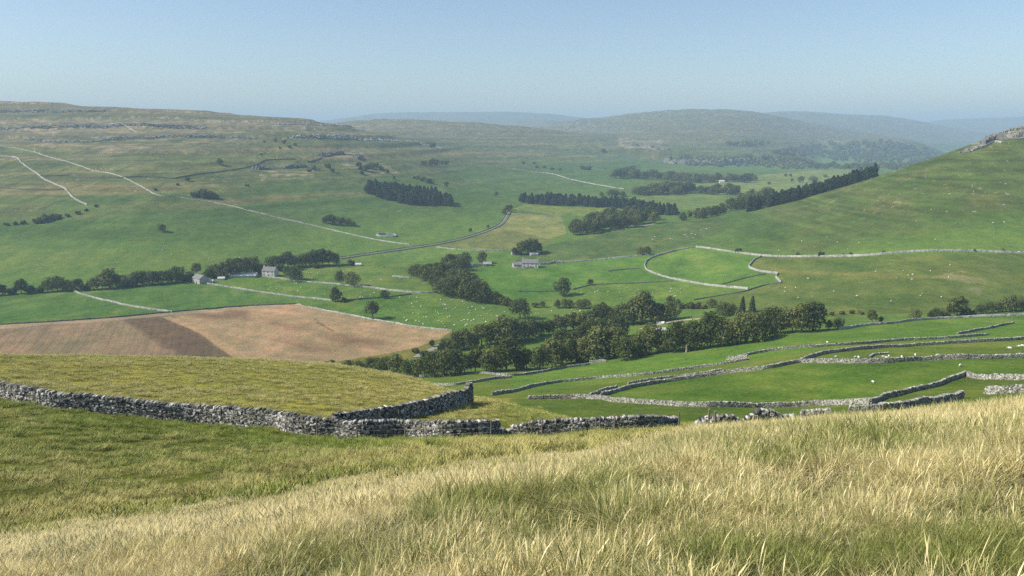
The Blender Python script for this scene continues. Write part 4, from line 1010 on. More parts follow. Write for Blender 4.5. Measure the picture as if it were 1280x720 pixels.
for x in np.arange(876, 924, 5.0): far_tree(x, 242 + random.uniform(-1.5, 1.5), random.uniform(8, 13), 'hazy tree in the small group on the far meadow', 'trees of the far meadow group', 1000, 2600)
for x, h in ((752, 6), (764, 9), (771, 8), (779, 7)): far_tree(x, 246, h, 'hazy tree in the short row above the strip plantation', 'trees of the short row', 1000, 2600)
for x, y, h in ((982,221,4),(988,221,4),(1001,228,8),(1015,227,7),(1018,229,8),(1032,222,4),(990,227,4),(961,231,4)): far_tree(x, y, h, 'small hazy tree scattered on the far valley meadows', 'scattered trees on far meadows', 1300, 3600)
for x in np.arange(1014, 1112, 5.5): far_tree(x, 211 + random.uniform(-1, 2), random.uniform(6, 9), 'bluish tree in the far line across the valley floor', 'trees in the far valley line', 1500, 4200)

# woods on the far scarps: too many to count, one mass each
def woodland(polys, label_seed, ymin, ymax, n, h0, h1):
    r = np.random.default_rng(label_seed); P = np.array(polys, float); Vs, Qs, o, k, tries = [], [], 0, 0, 0
    while k < n and tries < n * 8:
        tries += 1
        x = r.uniform(P[:, 0].min(), P[:, 0].max()); y = r.uniform(P[:, 1].min(), P[:, 1].max()); ins = False
        for a in range(len(P)):
            x0, y0 = P[a]; xb, yb = P[a - 1]
            if (y0 > y) != (yb > y) and x < (xb - x0) * (y - y0) / (yb - y0) + x0: ins = not ins
        if not ins: continue
        p = hit(x, y, ymin, ymax); h = r.uniform(h0, h1); m = 70
        d = r.normal(0, 1, (m, 3)); d /= np.linalg.norm(d, axis=1, keepdims=True)
        C = p + d * np.array([h * .55, h * .55, h * .5]) * r.uniform(.7, 1.1, (m, 1)) + np.array([0, 0, h * .48])
        N = d + r.normal(0, .4, (m, 3)); N /= np.linalg.norm(N, axis=1, keepdims=True)
        V, Q = leafquads(C, N, h * 0.17, r); Vs.append(V); Qs.append(Q + o); o += len(V); k += 1
    tag(link('woodland', mk_mesh('woodland', np.concatenate(Vs), np.concatenate(Qs)), M_LEAF), kind='stuff')
woodland([(828,197),(850,196),(900,199),(960,196),(1010,199),(1012,211),(985,212),(950,209),(900,209),(860,208)], 1, 1900, 4200, 260, 9, 16)
woodland([(962,192),(1000,184),(1060,178),(1110,177),(1150,184),(1175,191),(1190,198),(1150,204),(1080,203),(1000,199)], 2, 2600, 6500, 340, 12, 20)
woodland([(1110,206),(1150,200),(1195,196),(1210,194),(1190,206),(1130,216),(1110,214)], 3, 1900, 6500, 90, 10, 16)
woodland([(1060,190),(1120,186),(1160,192),(1130,200),(1080,199)], 4, 2600, 6500, 60, 12, 20)
woodland([(905,180),(960,177),(962,181),(930,184)], 5, 2400, 5200, 50, 10, 16)

# ------------------------------------------------------------------ farm buildings
def box_mesh(name, x0, x1, y0, y1, z0, z1):
    V = [(x, y, z) for z in (z0, z1) for y in (y0, y1) for x in (x0, x1)]
    return mk_mesh(name, V, [(0, 2, 3, 1), (4, 5, 7, 6), (0, 1, 5, 4), (2, 6, 7, 3), (0, 4, 6, 2), (1, 3, 7, 5)])
def building(name, cat, label, px, py, ymin, ymax, wpx, hpx, rot, dep, wall, roof, windows=0, chimney=0, door=True, pitch=0.38):
    p = hit(px, py, ymin, ymax); k = depth(p) / F
    w, h = wpx * k, hpx * k; d = dep
    eave = h * (1 - pitch)
    e = tag(link(name, None, None, None, (p[0], p[1], p[2] - 0.3)), label, cat); e.rotation_euler = (0, 0, math.radians(rot))
    a, b = w / 2, d / 2
    V = [(-a, -b, 0), (a, -b, 0), (a, b, 0), (-a, b, 0), (-a, -b, eave), (a, -b, eave), (a, b, eave), (-a, b, eave), (-a, 0, h), (a, 0, h)]
    link('wall', mk_mesh('wall', V, [(0, 1, 5, 4), (2, 3, 7, 6), (1, 2, 6, 5), (3, 0, 4, 7)], [(5, 6, 9), (7, 4, 8)]), wall, e)
    t, ov = 0.18, 0.3
    R = []
    for s in (-1, 1):
        sl_ = (h - eave) / b
        y1_, z1_ = s * (b + ov), eave - ov * sl_
        R.append([(-a - ov, y1_, z1_ + .03), (a + ov, y1_, z1_ + .03), (a + ov, 0, h + .03), (-a - ov, 0, h + .03), (-a - ov, y1_, z1_ + t), (a + ov, y1_, z1_ + t), (a + ov, 0, h + t), (-a - ov, 0, h + t)])
    RV = np.array(R).reshape(-1, 3); RQ = np.concatenate([CUBEQ, CUBEQ + 8])
    ro = link('roof', mk_mesh('roof', RV, RQ), roof, e)
    for c in range(chimney):
        cx = (-a + 0.6) if c == 0 else (a - 0.6)
        link('chimney', box_mesh('chimney', cx - .45, cx + .45, -.4, .4, h - .5, h + 1.3), wall, ro)
    if door: link('door', box_mesh('door', a * 0.1 - .6, a * 0.1 + .6, -b - .03, -b + .1, 0, 2.2), M_DOOR, e)
    for i in range(windows):
        xx = -a + (i + 0.5) * w / windows
        for zz in ((1.2,) if eave < 4 else (1.2, 3.4)):
            if door and abs(xx - a * .1) < 1.3 and zz < 2: continue
            link('window', box_mesh('window', xx - .5, xx + .5, -b - .04, -b + .1, zz, zz + 1.2), M_DARKGLASS, e)
    return e
building('stone_barn', 'barn', 'grey roofed stone barn with a pale gable at the hedge row end', 251, 353, 440, 720, 17, 10.5, -38, 8.5, M_BARN, M_SLATE, 0)
building('farm_shed', 'shed', 'low white shed right of the stone barn', 263, 353, 440, 720, 9, 4, -8, 4, M_WHITEWASH, M_PALEROOF, 0, 0, False)
building('farm_shed', 'shed', 'second small white shed further right of the barn', 277, 349.5, 440, 720, 8, 4, 8, 4, M_WHITEWASH, M_PALEROOF, 0, 0, False)
building('long_barn', 'barn', 'long low barn with a bright pale roof among the farm trees', 305, 345.5, 440, 740, 32, 5, 4, 9, M_BARN, M_PALEROOF, 0, 0, False, .5)
building('farmhouse', 'farmhouse', 'white farmhouse with grey roof in the left farm trees', 338, 344.5, 440, 760, 17, 11.5, -14, 7, M_WHITEWASH, M_SLATE, 3, 1)
building('farm_shed', 'shed', 'tiny white shed beside a lone bush left of the lane', 448, 332, 440, 820, 7, 3.6, 5, 4, M_WHITEWASH, M_PALEROOF, 0, 0, False)
building('farmhouse', 'farmhouse', 'pale farmhouse with a gable chimney below the fell corner wall', 663, 334, 500, 1100, 20, 10.5, -6, 7, M_WHITEWASH, M_SLATE, 4, 1)
building('stone_barn', 'barn', 'long grey barn left of the pale farmhouse', 648, 333.5, 500, 1100, 14, 6.5, 12, 7, M_BARN, M_SLATE, 1)
building('farm_shed', 'shed', 'white roofed shed under the trees behind the pale farmhouse', 667, 319, 560, 1200, 10, 3.6, 16, 5, M_WHITEWASH, M_PALEROOF, 0, 0, False)
building('stone_barn', 'barn', 'low grey barn left of the clump behind the pale farmhouse', 644, 318, 560, 1200, 9, 4.5, 10, 6, M_BARN, M_SLATE, 1)
building('farm_shed', 'shed', 'white ridged shed in the clearing of the river wood', 826, 414, 320, 560, 11, 5, 14, 4, M_WHITEWASH, M_PALEROOF, 0, 0, False, .55)
building('stone_barn', 'barn', 'tall hazy stone house among the far village trees', 838, 232, 1100, 2800, 5, 6, 10, 9, M_BARN, M_SLATE, 2)
building('farmhouse', 'house', 'tiny white house at the right of the far village', 902, 229, 1300, 3000, 6, 4, -6, 8, M_WHITEWASH, M_PALEROOF, 2)
#building('farmhouse', 'house', 'tiny pale house left of the white one in the far village', 886, 227, 1300, 3000, 7, 3.5, 6, 8, M_WHITEWASH, M_SLATE, 2)
building('farmhouse', 'house', 'tiny pale house at the end of the far village belt', 918, 225.5, 1300, 3000, 5, 3, 4, 8, M_WHITEWASH, M_SLATE, 1)
building('stone_barn', 'barn', 'low stone barn behind the hedge by the walled lane foot', 609, 332, 500, 1000, 10, 5, 8, 6, M_BARN, M_WALL_PALE, 0)
# wrapped bales in the clearing
def bale():
    bm = bmesh.new(); bmesh.ops.create_cone(bm, cap_ends=True, segments=14, radius1=.62, radius2=.62, depth=1.25)
    bmesh.ops.bevel(bm, geom=[e for e in bm.edges if len(e.link_faces) == 2 and any(len(f.verts) > 4 for f in e.link_faces)], offset=.12, segments=2, affect='EDGES')
    for v in bm.verts: v.co = Vector((v.co.x * 1.0, v.co.z, v.co.y + .55)) * random.uniform(.98, 1.02)
    me = bpy.data.meshes.new('wrapped_bale'); bm.to_mesh(me); bm.free(); me.materials.append(M_PLASTIC); return me
bme = bale()
for i, x in enumerate((821.5, 824.5, 827.5, 830)):
    p = hit(x, 404.5, 320, 600); o = link('wrapped_bale', bme, None, None, p); o.scale = (1.15,) * 3; o.rotation_euler = (0, 0, random.uniform(-.2, .2))
    tag(o, 'white wrapped bale in the row behind the clearing shed', 'bale', 'wrapped bales in the clearing')
# stone pens and yard walls
far_wall('pale stone pen wall right of the round tree by the valley wood', path_of([(586,332),(590,333.5),(600,332.5),(617,329.5)], 480, 900), 2.4, M_WALL_PALE, 1.2, 0.8, 201)
far_wall('pale ruined sheepfold alone on the green slope below the hillside wall', path_of([(470,294.5),(476,296),(484,296.5),(495,296.5),(493,294),(482,293),(472,293.5)], 560, 1400), 2.2, M_WALL_PALE, 1.2, 0.8, 202, .2)
far_wall('tumbled pale yard wall right of the pale farmhouse', path_of([(675,331),(685,330.5),(694,329),(703,328.5)], 500, 1100), 2.4, M_WALL_PALE, 1.6, 0.9, 203, .15)
far_wall('low pale yard wall before the grey barn of the pale farm', path_of([(640,335),(655,335.5),(672,334.5)], 500, 1100), 1.4, M_WALL_PALE, 1.0, 0.9, 204, .1)
# poles
def pole(label, px, py, hpx, r0, ymin, ymax, mat=M_WOOD, arm=True):
    p = hit(px, py, ymin, ymax); h = hpx * depth(p) / F
    e = tag(link('telegraph_pole', None, None, None, p), label, 'pole')
    link('shaft', mk_mesh('shaft', *tube([(0, 0, -.5), (.02, 0, h * .5), (0, 0, h)], [r0, r0 * .85, r0 * .7], 7)), mat, e)
    if arm: link('crossarm', box_mesh('crossarm', -.8, .8, -.07, .07, h - .75, h - .6), mat, e)
pole('thin telegraph pole above the far right field wall', 1265, 403.5, 15, .16, 260, 560)
pole('telegraph pole at the lower edge of the open limbed tree field', 457, 402.5, 9.5, .13, 430, 640)
pole('telegraph pole on the ploughed field corner wall', 515, 410, 10, .13, 430, 640)
pole('short pole right of the small tree pair past the river wood', 1054, 410.5, 11, .14, 280, 560, arm=False)
pole('bare grey pole in the gap right of the river wood', 1072, 407, 9, .12, 280, 560, arm=False)
p = hit(858, 440.5, 280, 520); k = depth(p) / F
st = tag(link('dead_tree', None, None, None, p), 'pale dead tree stump under the right river wood trees', 'tree')
link('trunk', mk_mesh('trunk', *tube([(0, 0, -.3), (.05, 0, 4 * k), (-.1, 0, 9.5 * k)], [1.6 * k, 1.2 * k, 1.0 * k], 8)), M_BARK_PALE, st)
link('limb', mk_mesh('limb', *tube([(0, 0, 7 * k), (1.2 * k, 0, 9 * k), (1.6 * k, .1, 10.5 * k)], [.7 * k, .5 * k, .3 * k], 6)), M_BARK_PALE, st)
p = hit(1095, 405, 280, 560)
st = tag(link('dead_tree', None, None, None, p), 'bleached dead stem standing beside the ragged roadside tree', 'tree')
link('trunk', mk_mesh('trunk', *tube([(0, 0, -.3), (.15, 0, 3.0), (.0, 0, 6.2)], [.3, .22, .1], 7)), M_BARK_PALE, st)
link('limb', mk_mesh('limb', *merge([tube([(.1, 0, 3.2), (-.9, .1, 5.0)], [.14, .05], 5), tube([(.08, 0, 4.2), (.8, 0, 5.6)], [.1, .04], 5)])), M_BARK_PALE, st)

# lanes: thin draped strips
def ribbon(name, pts, ymin, ymax, w, mat, lift=0.06):
    P = path_of(pts, ymin, ymax); L = float(np.hypot(*np.diff(P, axis=0).T).sum()); t = np.linspace(0, L, max(6, int(L / 1.5)))
    x, y, T, N, _ = along(P, t); n = len(t)
    cols = []
    for a in (-.5, -.25, 0, .25, .5):
        ww = w * a * (1 + .15 * fbm(t / 6, t * 0 + a, 2, 3)); X_, Y_ = x + N[:, 0] * ww, y + N[:, 1] * ww
        cols.append(np.stack([X_, Y_, hz(X_, Y_) + lift * (2 if abs(a) < .4 else 1)], -1))
    V = np.stack(cols, 1).reshape(-1, 3); i = np.arange(n - 1) * 5
    tag(link(name, mk_mesh(name, V, np.concatenate([np.stack([i + a, i + a + 1, i + a + 6, i + a + 5], -1) for a in range(4)]), smooth=True), mat), kind='structure')
ribbon('lane', [(520,447),(530,441),(540,437),(552,431)], 320, 620, 5.0, M_ROAD, .15)
ribbon('lane', [(735,293),(752,290),(770,288),(792,284),(818,280)], 650, 1700, 7.0, M_ROAD, .2)
ribbon('dirt_track', [(800,412),(815,408),(830,404),(850,401),(880,398)], 320, 600, 4.0, M_TRACK, .15)
ribbon('lane', [(425,322.5),(470,316),(520,309),(545,305),(582,297),(614,286.5),(626,280),(638,262)], 560, 1700, 2.2, M_ROAD, .2)

# ------------------------------------------------------------------ sheep
def sheep_mesh():
    r = np.random.default_rng(5); bm = bmesh.new()
    bmesh.ops.create_icosphere(bm, subdivisions=3, radius=1)
    for v in bm.verts:
        d = v.co.normalized(); k = 1 + 0.05 * math.sin(d.x * 11) * math.cos(d.y * 9 + d.z * 7)
        v.co = Vector((d.x * .56 * k, d.y * .27 * k, d.z * .29 * k + .55))
        if d.x > .5: v.co.z += .06 * (d.x - .5)
    def cone(p0, p1, r0, r1, n=7):
        V, Q = tube([p0, tuple((Vector(p0) + Vector(p1)) / 2), p1], [r0, (r0 + r1) * .52, r1], n)
        vs = [bm.verts.new(v) for v in V]
        for q in Q: bm.faces.new([vs[i] for i in q]).material_index = 1
        bm.faces.new(vs[-n:]).material_index = 1; bm.faces.new(vs[:n][::-1]).material_index = 1
    cone((.46, 0, .62), (.66, 0, .46), .13, .11); cone((.62, 0, .50), (.80, 0, .26), .105, .055)
    for s in (-1, 1):
        cone((.64, s * .08, .52), (.60, s * .2, .49), .04, .012, 5)
        cone((.32, s * .13, .40), (.33, s * .13, -.03), .055, .038, 6); cone((-.34, s * .14, .42), (-.36, s * .14, -.03), .07, .038, 6)
    cone((-.54, 0, .62), (-.60, 0, .38), .05, .03, 5)
    me = bpy.data.meshes.new('sheep'); bm.to_mesh(me); bm.free()
    me.materials.append(M_WOOL); me.materials.append(M_FACE)
    for f in me.polygons: f.use_smooth = True
    return me
SHEEP = sheep_mesh()
def sheep(px, py, label, group, ymin, ymax, s=1.1):
    p = hit(px, py, ymin, ymax); o = link('sheep', SHEEP, None, None, p)
    s *= random.uniform(.85, 1.12); o.scale = (s, s, s); o.rotation_euler = (0, 0, random.uniform(0, 6.28)); tag(o, label, 'sheep', group)
def flock(poly, n, label, group, ymin, ymax, s=1.0):
    P = np.array(poly, float); k = 0
    while k < n:
        x = random.uniform(P[:, 0].min(), P[:, 0].max()); y = random.uniform(P[:, 1].min(), P[:, 1].max()); ins = False
        for a in range(len(P)):
            x0, y0 = P[a]; xb, yb = P[a - 1]
            if (y0 > y) != (yb > y) and x < (xb - x0) * (y - y0) / (yb - y0) + x0: ins = not ins
        if ins: sheep(x, y, label, group, ymin, ymax, s); k += 1
flock([(320,350),(420,358),(465,364),(480,370),(440,374),(410,370),(330,362)], 30, 'white sheep grazing between the two pale pasture walls at left', 'sheep between the left pasture walls', 430, 800)
flock([(370,340),(520,335),(515,345),(530,360),(450,355),(375,348)], 24, 'white sheep on the pasture between the farm trees and round wood', 'sheep by the round wood', 430, 850)
flock([(465,388),(500,372),(550,368),(600,384),(645,392),(640,398),(590,410),(530,408),(480,398)], 74, 'white sheep in the flock between ploughed field and valley wood', 'flock above the ploughed field', 400, 800, 1.05)
flock([(665,386),(730,388),(725,400),(680,402),(665,396)], 12, 'white sheep on the strip behind the river wood', 'sheep behind the river wood', 380, 700)
flock([(725,366),(780,356),(860,360),(865,372),(800,376),(730,374)], 26, 'tiny sheep on the meadow under the middle enclosure', 'sheep under the middle enclosure', 400, 850)
flock([(800,300),(850,284),(890,280),(890,294),(840,302)], 18, 'tiny sheep on the green shoulder left of the right fell', 'sheep on the fell shoulder', 600, 1400, 1.2)
flock([(985,340),(1200,330),(1180,375),(1000,382),(965,370)], 22, 'scattered sheep on the wide slope below the fell wall', 'sheep below the fell wall', 380, 700, 1.05)
flock([(1130,255),(1275,215),(1275,300),(1150,310)], 11, 'tiny white sheep high on the face of the right fell', 'sheep on the right fell', 500, 1100, 0.95)
flock([(960,300),(1100,290),(1100,312),(970,314)], 10, 'tiny sheep just above the fell foot wall', 'sheep above the fell wall', 500, 1100, 0.95)
flock([(60,295),(400,300),(400,320),(100,340)], 12, 'tiny sheep on the smooth left hillside', 'sheep on the left hillside', 560, 1200, 1.2)
for x, y in ((1045,446.5),(1069,447),(1073,447.5),(1104,446.5),(1108,448),(1111,446),(1127,446.5),(1144,444.5),(1172,445),(1177,446)):
    sheep(x, y + .8, 'white sheep beside the level pale wall on the right slope', 'sheep by the level pale wall', 130, 330, 1.0)
for x, y in ((1274,434.5),(1278,433.5),(1262,437)): sheep(x, y, 'white sheep at the right edge above the level pale wall', 'sheep at the right edge', 130, 360, 1.0)
sheep(1200, 458.5, 'single sheep lying on the bright green enclosure below the pale wall', None, 120, 300, .9)
sheep(1091, 479, 'single sheep in the middle of the bright green enclosure', None, 110, 300, .8)
sheep(1034, 429, 'single sheep left of the upper field wall', None, 150, 420, 1.0)
# loose white boulders on the fell
def boulder_mesh(seed):
    r = np.random.default_rng(seed); bm = bmesh.new(); bmesh.ops.create_icosphere(bm, subdivisions=2, radius=.5)
    for v in bm.verts: v.co = Vector((v.co.x * 1.4, v.co.y, v.co.z * .8)) * (1 + .35 * r.uniform(-1, 1) * .5)
    me = bpy.data.meshes.new('boulder'); bm.to_mesh(me); bm.free(); me.materials.append(M_CRAG); return me
BO = [boulder_mesh(i) for i in range(4)]
for i in range(30):
    for _ in range(20):
        x, y = random.uniform(1070, 1280), random.uniform(196, 268)
        if y > 262 - (x - 1000) * 0.30: break
    p = hit(x, y, 500, 1100); o = link('boulder', BO[i % 4], None, None, p); s = random.uniform(.8, 2.0); o.scale = (s, s, s); o.rotation_euler = (0, 0, random.uniform(0, 6))
    tag(o, 'pale boulder strewn on the right fell under the crag', 'boulder', 'boulders on the right fell')

# ------------------------------------------------------------------ grass
def tuft_mesh(name, seed, n, rad, h0, h1, w0, w1, lean, curl, heads=0.0):
    """a clump of bent blades; 'along' runs from root to tip"""
    r = np.random.default_rng(seed)
    a = r.uniform(0, 2 * math.pi, n); rr = rad * np.sqrt(r.uniform(0, 1, n))
    base = np.stack([np.cos(a) * rr, np.sin(a) * rr, np.full(n, -0.03)], -1)
    L = r.uniform(h0, h1, n); w = r.uniform(w0, w1, n)
    da = a + r.normal(0, 0.9, n); dl = np.abs(r.normal(lean, lean * 0.6, n)); cu = r.uniform(0.2, 1.0, n) * curl
    D = np.stack([np.cos(da), np.sin(da), np.zeros(n)], -1)
    D[:, 0] += 0.0                                              # the wind has laid the grass to the right
    side = np.stack([-np.sin(da + r.normal(0, .7, n)), np.cos(da), np.zeros(n)], -1); side /= np.linalg.norm(side, axis=1, keepdims=True)
    K = 4; Vs = []; al = []
    for k in range(K + 1):
        t = k / K
        c = base + D * (L * (dl * t + cu * t ** 2.4))[:, None]; c[:, 2] += L * t * (1 - 0.45 * cu * t * t - 0.25 * dl * t)
        ww = w * (1 - t) ** 0.7 if k < K else w * 0.08
        head = (r.uniform(0, 1, n) < heads)
        if k == K - 1: ww = np.where(head, w * 2.0, ww)
        Vs.append(np.stack([c - side * ww[:, None] * .5, c + side * ww[:, None] * .5], 1)); al.append(np.full((n, 2), t))
    V = np.stack(Vs, 1).reshape(-1, 3); A = np.stack(al, 1).reshape(-1)
    b = (np.arange(n) * (K + 1) * 2)[:, None, None]; kk = (np.arange(K) * 2)[None, :, None]
    Q = (b + kk + np.array([0, 1, 3, 2])[None, None]).reshape(-1, 4)
    me = mk_mesh(name, V, Q)
    at = me.attributes.new('along', 'FLOAT', 'POINT'); at.data.foreach_set('value', A.astype(np.float32))
    return me

M_LONG = mat_blade('dry_grass_blade', (0.035, 0.040, 0.012), [(0.76, 0.65, 0.32), (0.56, 0.46, 0.19), (0.90, 0.80, 0.46)], [(0.11, 0.15, 0.028), (0.24, 0.27, 0.065), (0.40, 0.39, 0.13)])
M_SHORT = mat_blade('pasture_blade', (0.045, 0.06, 0.014), [(0.54, 0.48, 0.15), (0.42, 0.38, 0.10), (0.64, 0.57, 0.24)], [(0.11, 0.185, 0.016), (0.19, 0.255, 0.028), (0.30, 0.33, 0.05)])
def lib(name, specs, mat):
    c = bpy.data.collections.new(name)
    for i, s in enumerate(specs):
        me = tuft_mesh(name, 900 + i * 7 + len(name), *s); me.materials.append(mat)
        o = bpy.data.objects.new(name, me); c.objects.link(o); tag(o, kind='stuff')
    return c
LONG = lib('long_grass_tuft', [(60, .09, .08, .21, .0022, .0048, .3, .6), (64, .12, .06, .17, .0022, .0046, .5, .9), (40, .08, .12, .27, .002, .004, .25, .4, .5), (70, .11, .05, .13, .0026, .0056, .5, .9), (28, .09, .16, .35, .0018, .0032, .25, .25, .8), (56, .13, .07, .19, .0022, .0048, .75, 1.2)], M_LONG)
MIDG = lib('hill_grass_tuft', [(66, .24, .07, .20, .005, .009, .35, .7), (60, .28, .06, .16, .005, .010, .5, .9), (46, .20, .11, .26, .004, .008, .25, .45, .5), (70, .28, .05, .13, .006, .011, .5, .7)], M_LONG)
SHORT = lib('pasture_tuft', [(70, .42, .08, .22, .011, .022, .4, .5), (60, .36, .10, .28, .011, .021, .5, .6), (80, .50, .06, .16, .012, .024, .4, .4), (46, .24, .14, .34, .010, .018, .35, .5)], M_SHORT)

def gn_scatter(obj, coll):
    ng = bpy.data.node_groups.new('grass_scatter', 'GeometryNodeTree')
    ng.interface.new_socket('Geometry', in_out='INPUT', socket_type='NodeSocketGeometry'); ng.interface.new_socket('Geometry', in_out='OUTPUT', socket_type='NodeSocketGeometry')
    N = ng.nodes; gi = N.new('NodeGroupInput'); go = N.new('NodeGroupOutput'); ip = N.new('GeometryNodeInstanceOnPoints'); ci = N.new('GeometryNodeCollectionInfo')
    ci.inputs['Collection'].default_value = coll; ci.inputs['Separate Children'].default_value = True; ci.inputs['Reset Children'].default_value = True
    def na(nm, typ):
        a = N.new('GeometryNodeInputNamedAttribute'); a.data_type = typ; a.inputs['Name'].default_value = nm; return a.outputs['Attribute']
    l = ng.links
    l.new(gi.outputs[0], ip.inputs['Points']); l.new(ci.outputs[0], ip.inputs['Instance']); ip.inputs['Pick Instance'].default_value = True
    l.new(na('which', 'INT'), ip.inputs['Instance Index']); l.new(na('turn', 'FLOAT_VECTOR'), ip.inputs['Rotation']); l.new(na('size', 'FLOAT_VECTOR'), ip.inputs['Scale'])
    l.new(ip.outputs[0], go.inputs[0])
    m = obj.modifiers.new('scatter', 'NODES'); m.node_group = ng

def visible(x, y, z, margin):
    """keep what the slope in front does not hide"""
    u = x / np.maximum(y, .5); s = (z + margin) / np.maximum(y, .5)
    ui = np.linspace(-1.1, 1.1, 260); Yg = np.exp(np.linspace(math.log(3), math.log(200), 360))
    G = hz(ui[:, None] * Yg[None], np.repeat(Yg[None], 260, 0)) / Yg[None]
    M = np.maximum.accumulate(G, 1)
    a = np.clip(np.round((u + 1.1) / 2.2 * 259), 0, 259).astype(int); b = np.clip(np.searchsorted(Yg, y) - 1, 0, 359)
    return s >= M[a, b] - 0.004

def scatter(name, coll, nlib, n, ylo, yhi, pad, dens, size, tone, weights, seed, accept=None):
    r = np.random.default_rng(seed)
    # even over the ground, then thinned
    t = r.uniform(0, 1, n * 3); k = 0.82
    y = np.sqrt(ylo ** 2 + t * (yhi ** 2 - ylo ** 2)); x = r.uniform(-1, 1, len(y)) * (k * y + pad)
    p = dens(x, y); ok = r.uniform(0, 1, len(y)) < p; x, y = x[ok], y[ok]
    z = hz(x, y); v = visible(x, y, z, 0.5); x, y, z = x[v], y[v], z[v]
    if accept is not None:
        a = accept(x, y, z); x, y, z = x[a], y[a], z[a]
    x, y, z = x[:n], y[:n], z[:n]; m = len(x)
    me = bpy.data.meshes.new(name); me.vertices.add(m); me.vertices.foreach_set('co', np.stack([x, y, z], -1).astype(np.float32).ravel())
    def put(nm, typ, key, arr):
        at = me.attributes.new(nm, typ, 'POINT'); at.data.foreach_set(key, np.ascontiguousarray(arr).ravel())
    tn = tone(x, y, z)
    s = size(x, y, z) * r.uniform(.75, 1.25, m)
    put('turn', 'FLOAT_VECTOR', 'vector', np.stack([r.normal(0, .1, m), r.normal(0, .1, m) + .03, r.uniform(-3.14, 3.14, m)], -1).astype(np.float32))
    put('size', 'FLOAT_VECTOR', 'vector', np.stack([s, s, s * r.uniform(.8, 1.2, m)], -1).astype(np.float32))
    put('which', 'INT', 'value', r.choice(nlib, m, p=weights).astype(np.int32))
    put('tone', 'FLOAT', 'value', np.clip(tn, 0, 1).astype(np.float32))
    o = link(name, me); gn_scatter(o, coll); tag(o, kind='stuff')
    print(name, m)
    return o

def spots(px, py, lst):
    v = np.zeros_like(px)
    for cx, cy_, rx, ry, a in lst: v = v + a * np.exp(-((px - cx) / rx) ** 2 - ((py - cy_) / ry) ** 2)
    return v
GREEN_SPOTS = [(1240,700,120,30,-1.0),(1100,712,180,18,-1.0),(960,708,70,12,-.5),(885,696,34,16,-.8),(620,634,40,10,-.7),(530,655,40,12,-.4),(370,700,60,20,-.35),(1200,640,45,12,-.6),(840,560,60,10,-.25),(980,585,60,8,-.45),(1070,640,80,22,-.1),(110,700,60,16,-.25),(770,610,50,12,-.35),(1100,570,60,9,-.3)]
def crest(x, y):   # where the long straw grass stops
    u = x / y
    return np.interp(u, [-.8, -.5, -.25, 0, .2, .5, .8], [7.5, 7.5, 8.5, 12, 18, 23, 25])
def tone_long(x, y, z):
    px, py = project(x, y, z)
    t = .60 + .50 * fbm(x / 2.4, y / 2.4, 3, 61) + .30 * fbm(x / .7, y / .7, 2, 62) + .36 * sm(-4.5, -.5, y - crest(x, y)) + spots(px, py, GREEN_SPOTS)
    return t
scatter('long_grass', LONG, 6, 60000, 2.0, 17, 3.5, lambda x, y: np.where(y < crest(x, y), 1.0, 0) * np.clip(1.15 - y / 34, .3, 1) * (.14 + .86 * sm(-.2, .2, fbm(x / .6, y / .6, 2, 65))), lambda x, y, z: .92 + .5 * fbm(x / .8, y / .8, 2, 63) + .22 * fbm(x / 2.5, y / 2.5, 2, 69), tone_long, [.22, .2, .18, .16, .1, .14], 21)
scatter('hillside_grass', MIDG, 4, 30000, 8, 34, 4, lambda x, y: np.where(y < np.maximum(crest(x, y) + 2.5, 19), 1, .0) * sm(5, 9, y), lambda x, y, z: .95 + .4 * fbm(x / 2.5, y / 2.5, 2, 64), tone_long, [.3, .25, .25, .2], 22)
def tone_past(x, y, z):
    px, py = project(x, y, z)
    t = .52 + .38 * fbm(x / 9, y / 9, 3, 66) + .28 * fbm(x / 1.8, y / 1.8, 2, 67) + .42 * sm(70, 80, y) * (px < 620)
    # pale fringe along the break of slope, greener hollow under the wall
    rim = np.interp(px, [-50, 0, 200, 330, 420, 520, 640, 760, 860], [664, 652, 622, 598, 580, 568, 562, 556, 546])
    t = t + .85 * np.exp(-((py - rim) / 8.0) ** 2) * (y < 60)
    wl = np.interp(px, [-50, 0, 160, 320, 420, 620], [490, 500, 523, 539, 553, 553])
    t = t - .45 * np.exp(-((py - wl - 6) / 9.0) ** 2) * (y < 72) * (px < 560)
    t = t + .35 * sm(420, 620, px) * (py > 552) * (y < 64)
    return t
def far_from_walls(x, y, z):
    d = np.full(len(x), 9.0)
    for P in (Pn, Pd):
        for i in range(0, len(P), 2): d = np.minimum(d, np.hypot(x - P[i, 0], y - P[i, 1]))
    return d > 0.75
scatter('pasture_grass', SHORT, 4, 130000, 14, 150, 5, lambda x, y: np.where(y > np.maximum(crest(x, y) + .5, 15), 1, 0) * np.where(y > 92, .55 * (x < 6), 1) * np.clip(1.25 - y / 160, .3, 1), lambda x, y, z: .66 + 1.5 * np.clip(fbm(x / 1.15, y / 1.15, 2, 68), -.32, .8) + .25 * sm(75, 110, y), tone_past, [.32, .26, .27, .15], 23, far_from_walls)

# ------------------------------------------------------------------ camera, light, air
cam = bpy.data.cameras.new('camera'); cam.sensor_width = 36.0; cam.lens = F / 1280.0 * 36.0
cam.clip_start = 0.1; cam.clip_end = 60000
co = bpy.data.objects.new('camera', cam); COL.objects.link(co)
co.rotation_euler = (math.pi / 2 - TH, 0, 0); SC.camera = co

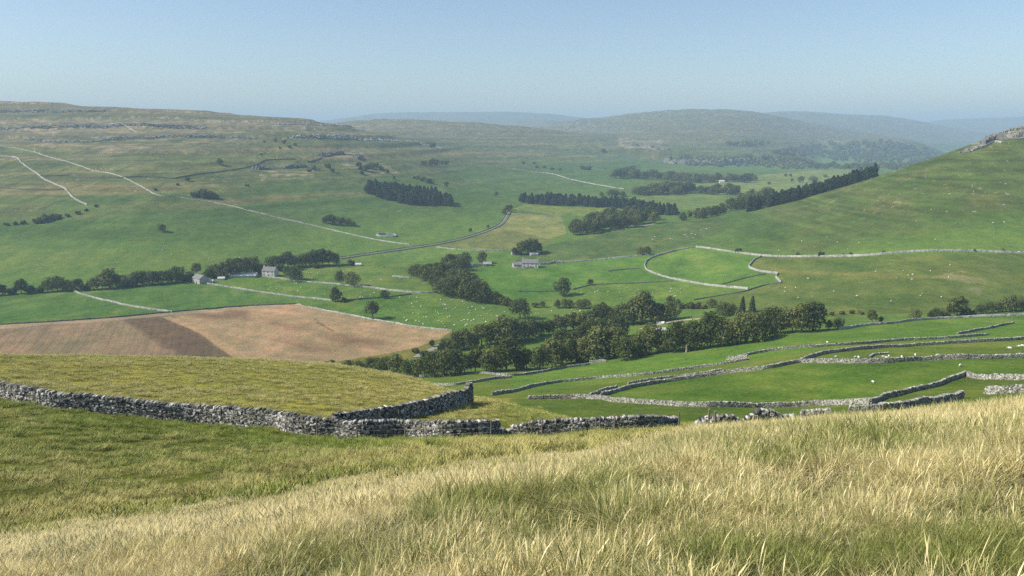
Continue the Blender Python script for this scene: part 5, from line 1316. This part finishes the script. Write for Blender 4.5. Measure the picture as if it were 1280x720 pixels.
EL = math.radians(41.0)
sunv = Vector((-math.cos(math.radians(8)) * math.cos(EL), -math.sin(math.radians(8)) * math.cos(EL), math.sin(EL)))
sl = bpy.data.lights.new('sun', 'SUN'); sl.energy = 3.8; sl.angle = math.radians(0.5); sl.color = (1.0, 0.93, 0.82)
so = bpy.data.objects.new('sun', sl); COL.objects.link(so); so.rotation_euler = sunv.to_track_quat('Z', 'Y').to_euler(); so.location = (-50, -10, 60)
W = bpy.data.worlds.new('World'); SC.world = W; W.use_nodes = True
sk = W.node_tree.nodes.new('ShaderNodeTexSky'); sk.sky_type = 'NISHITA'; sk.sun_disc = False
sk.sun_elevation = EL; sk.sun_rotation = math.atan2(sunv.x, sunv.y) % (2 * math.pi)
sk.air_density = 1.0; sk.dust_density = 1.0; sk.ozone_density = 2.0; sk.altitude = 300
W.node_tree.links.new(sk.outputs[0], W.node_tree.nodes['Background'].inputs['Color'])
W.node_tree.nodes['Background'].inputs['Strength'].default_value = 0.086

zlo = float(ZV.min()) - 1.0; zhi = float(ZV.max()) + 30
x1 = float(np.abs(X).max()) + 50; y0, y1 = float(Yv.min()) - 20, float(Yv.max()) + 60
hv = np.array([(sx, sy, szz) for szz in (zlo, zhi) for sy in (y0, y1) for sx in (-x1, x1)])
hme = mk_mesh('haze', hv, [(0, 2, 3, 1), (4, 5, 7, 6), (0, 1, 5, 4), (2, 6, 7, 3), (0, 4, 6, 2), (1, 3, 7, 5)])
hm = bpy.data.materials.new('haze_air'); hm.use_nodes = True
hm.node_tree.nodes.clear()
out = hm.node_tree.nodes.new('ShaderNodeOutputMaterial'); pv = hm.node_tree.nodes.new('ShaderNodeVolumePrincipled')
pv.inputs['Density Attribute'].default_value = ''; pv.inputs['Color Attribute'].default_value = ''; pv.inputs['Temperature Attribute'].default_value = ''
pv.inputs['Density'].default_value = 1.65e-4; pv.inputs['Color'].default_value = (0.57, 0.81, 1.0, 1); pv.inputs['Anisotropy'].default_value = 0.0
hm.node_tree.links.new(pv.outputs[0], out.inputs['Volume'])
tag(link('haze', hme, hm), kind='stuff')

SC.view_settings.view_transform = 'Standard'; SC.view_settings.look = 'None'; SC.view_settings.gamma = 1.0; SC.view_settings.exposure = 0.75
SC.view_settings.use_curve_mapping = False
SC.render.engine = 'CYCLES'
cy = SC.cycles; cy.max_bounces = 5; cy.diffuse_bounces = 2; cy.glossy_bounces = 1; cy.transmission_bounces = 3; cy.volume_bounces = 0; cy.transparent_max_bounces = 6
cy.use_adaptive_sampling = True; cy.adaptive_threshold = 0.015
cy.use_denoising = False
cy.caustics_reflective = False; cy.caustics_refractive = False
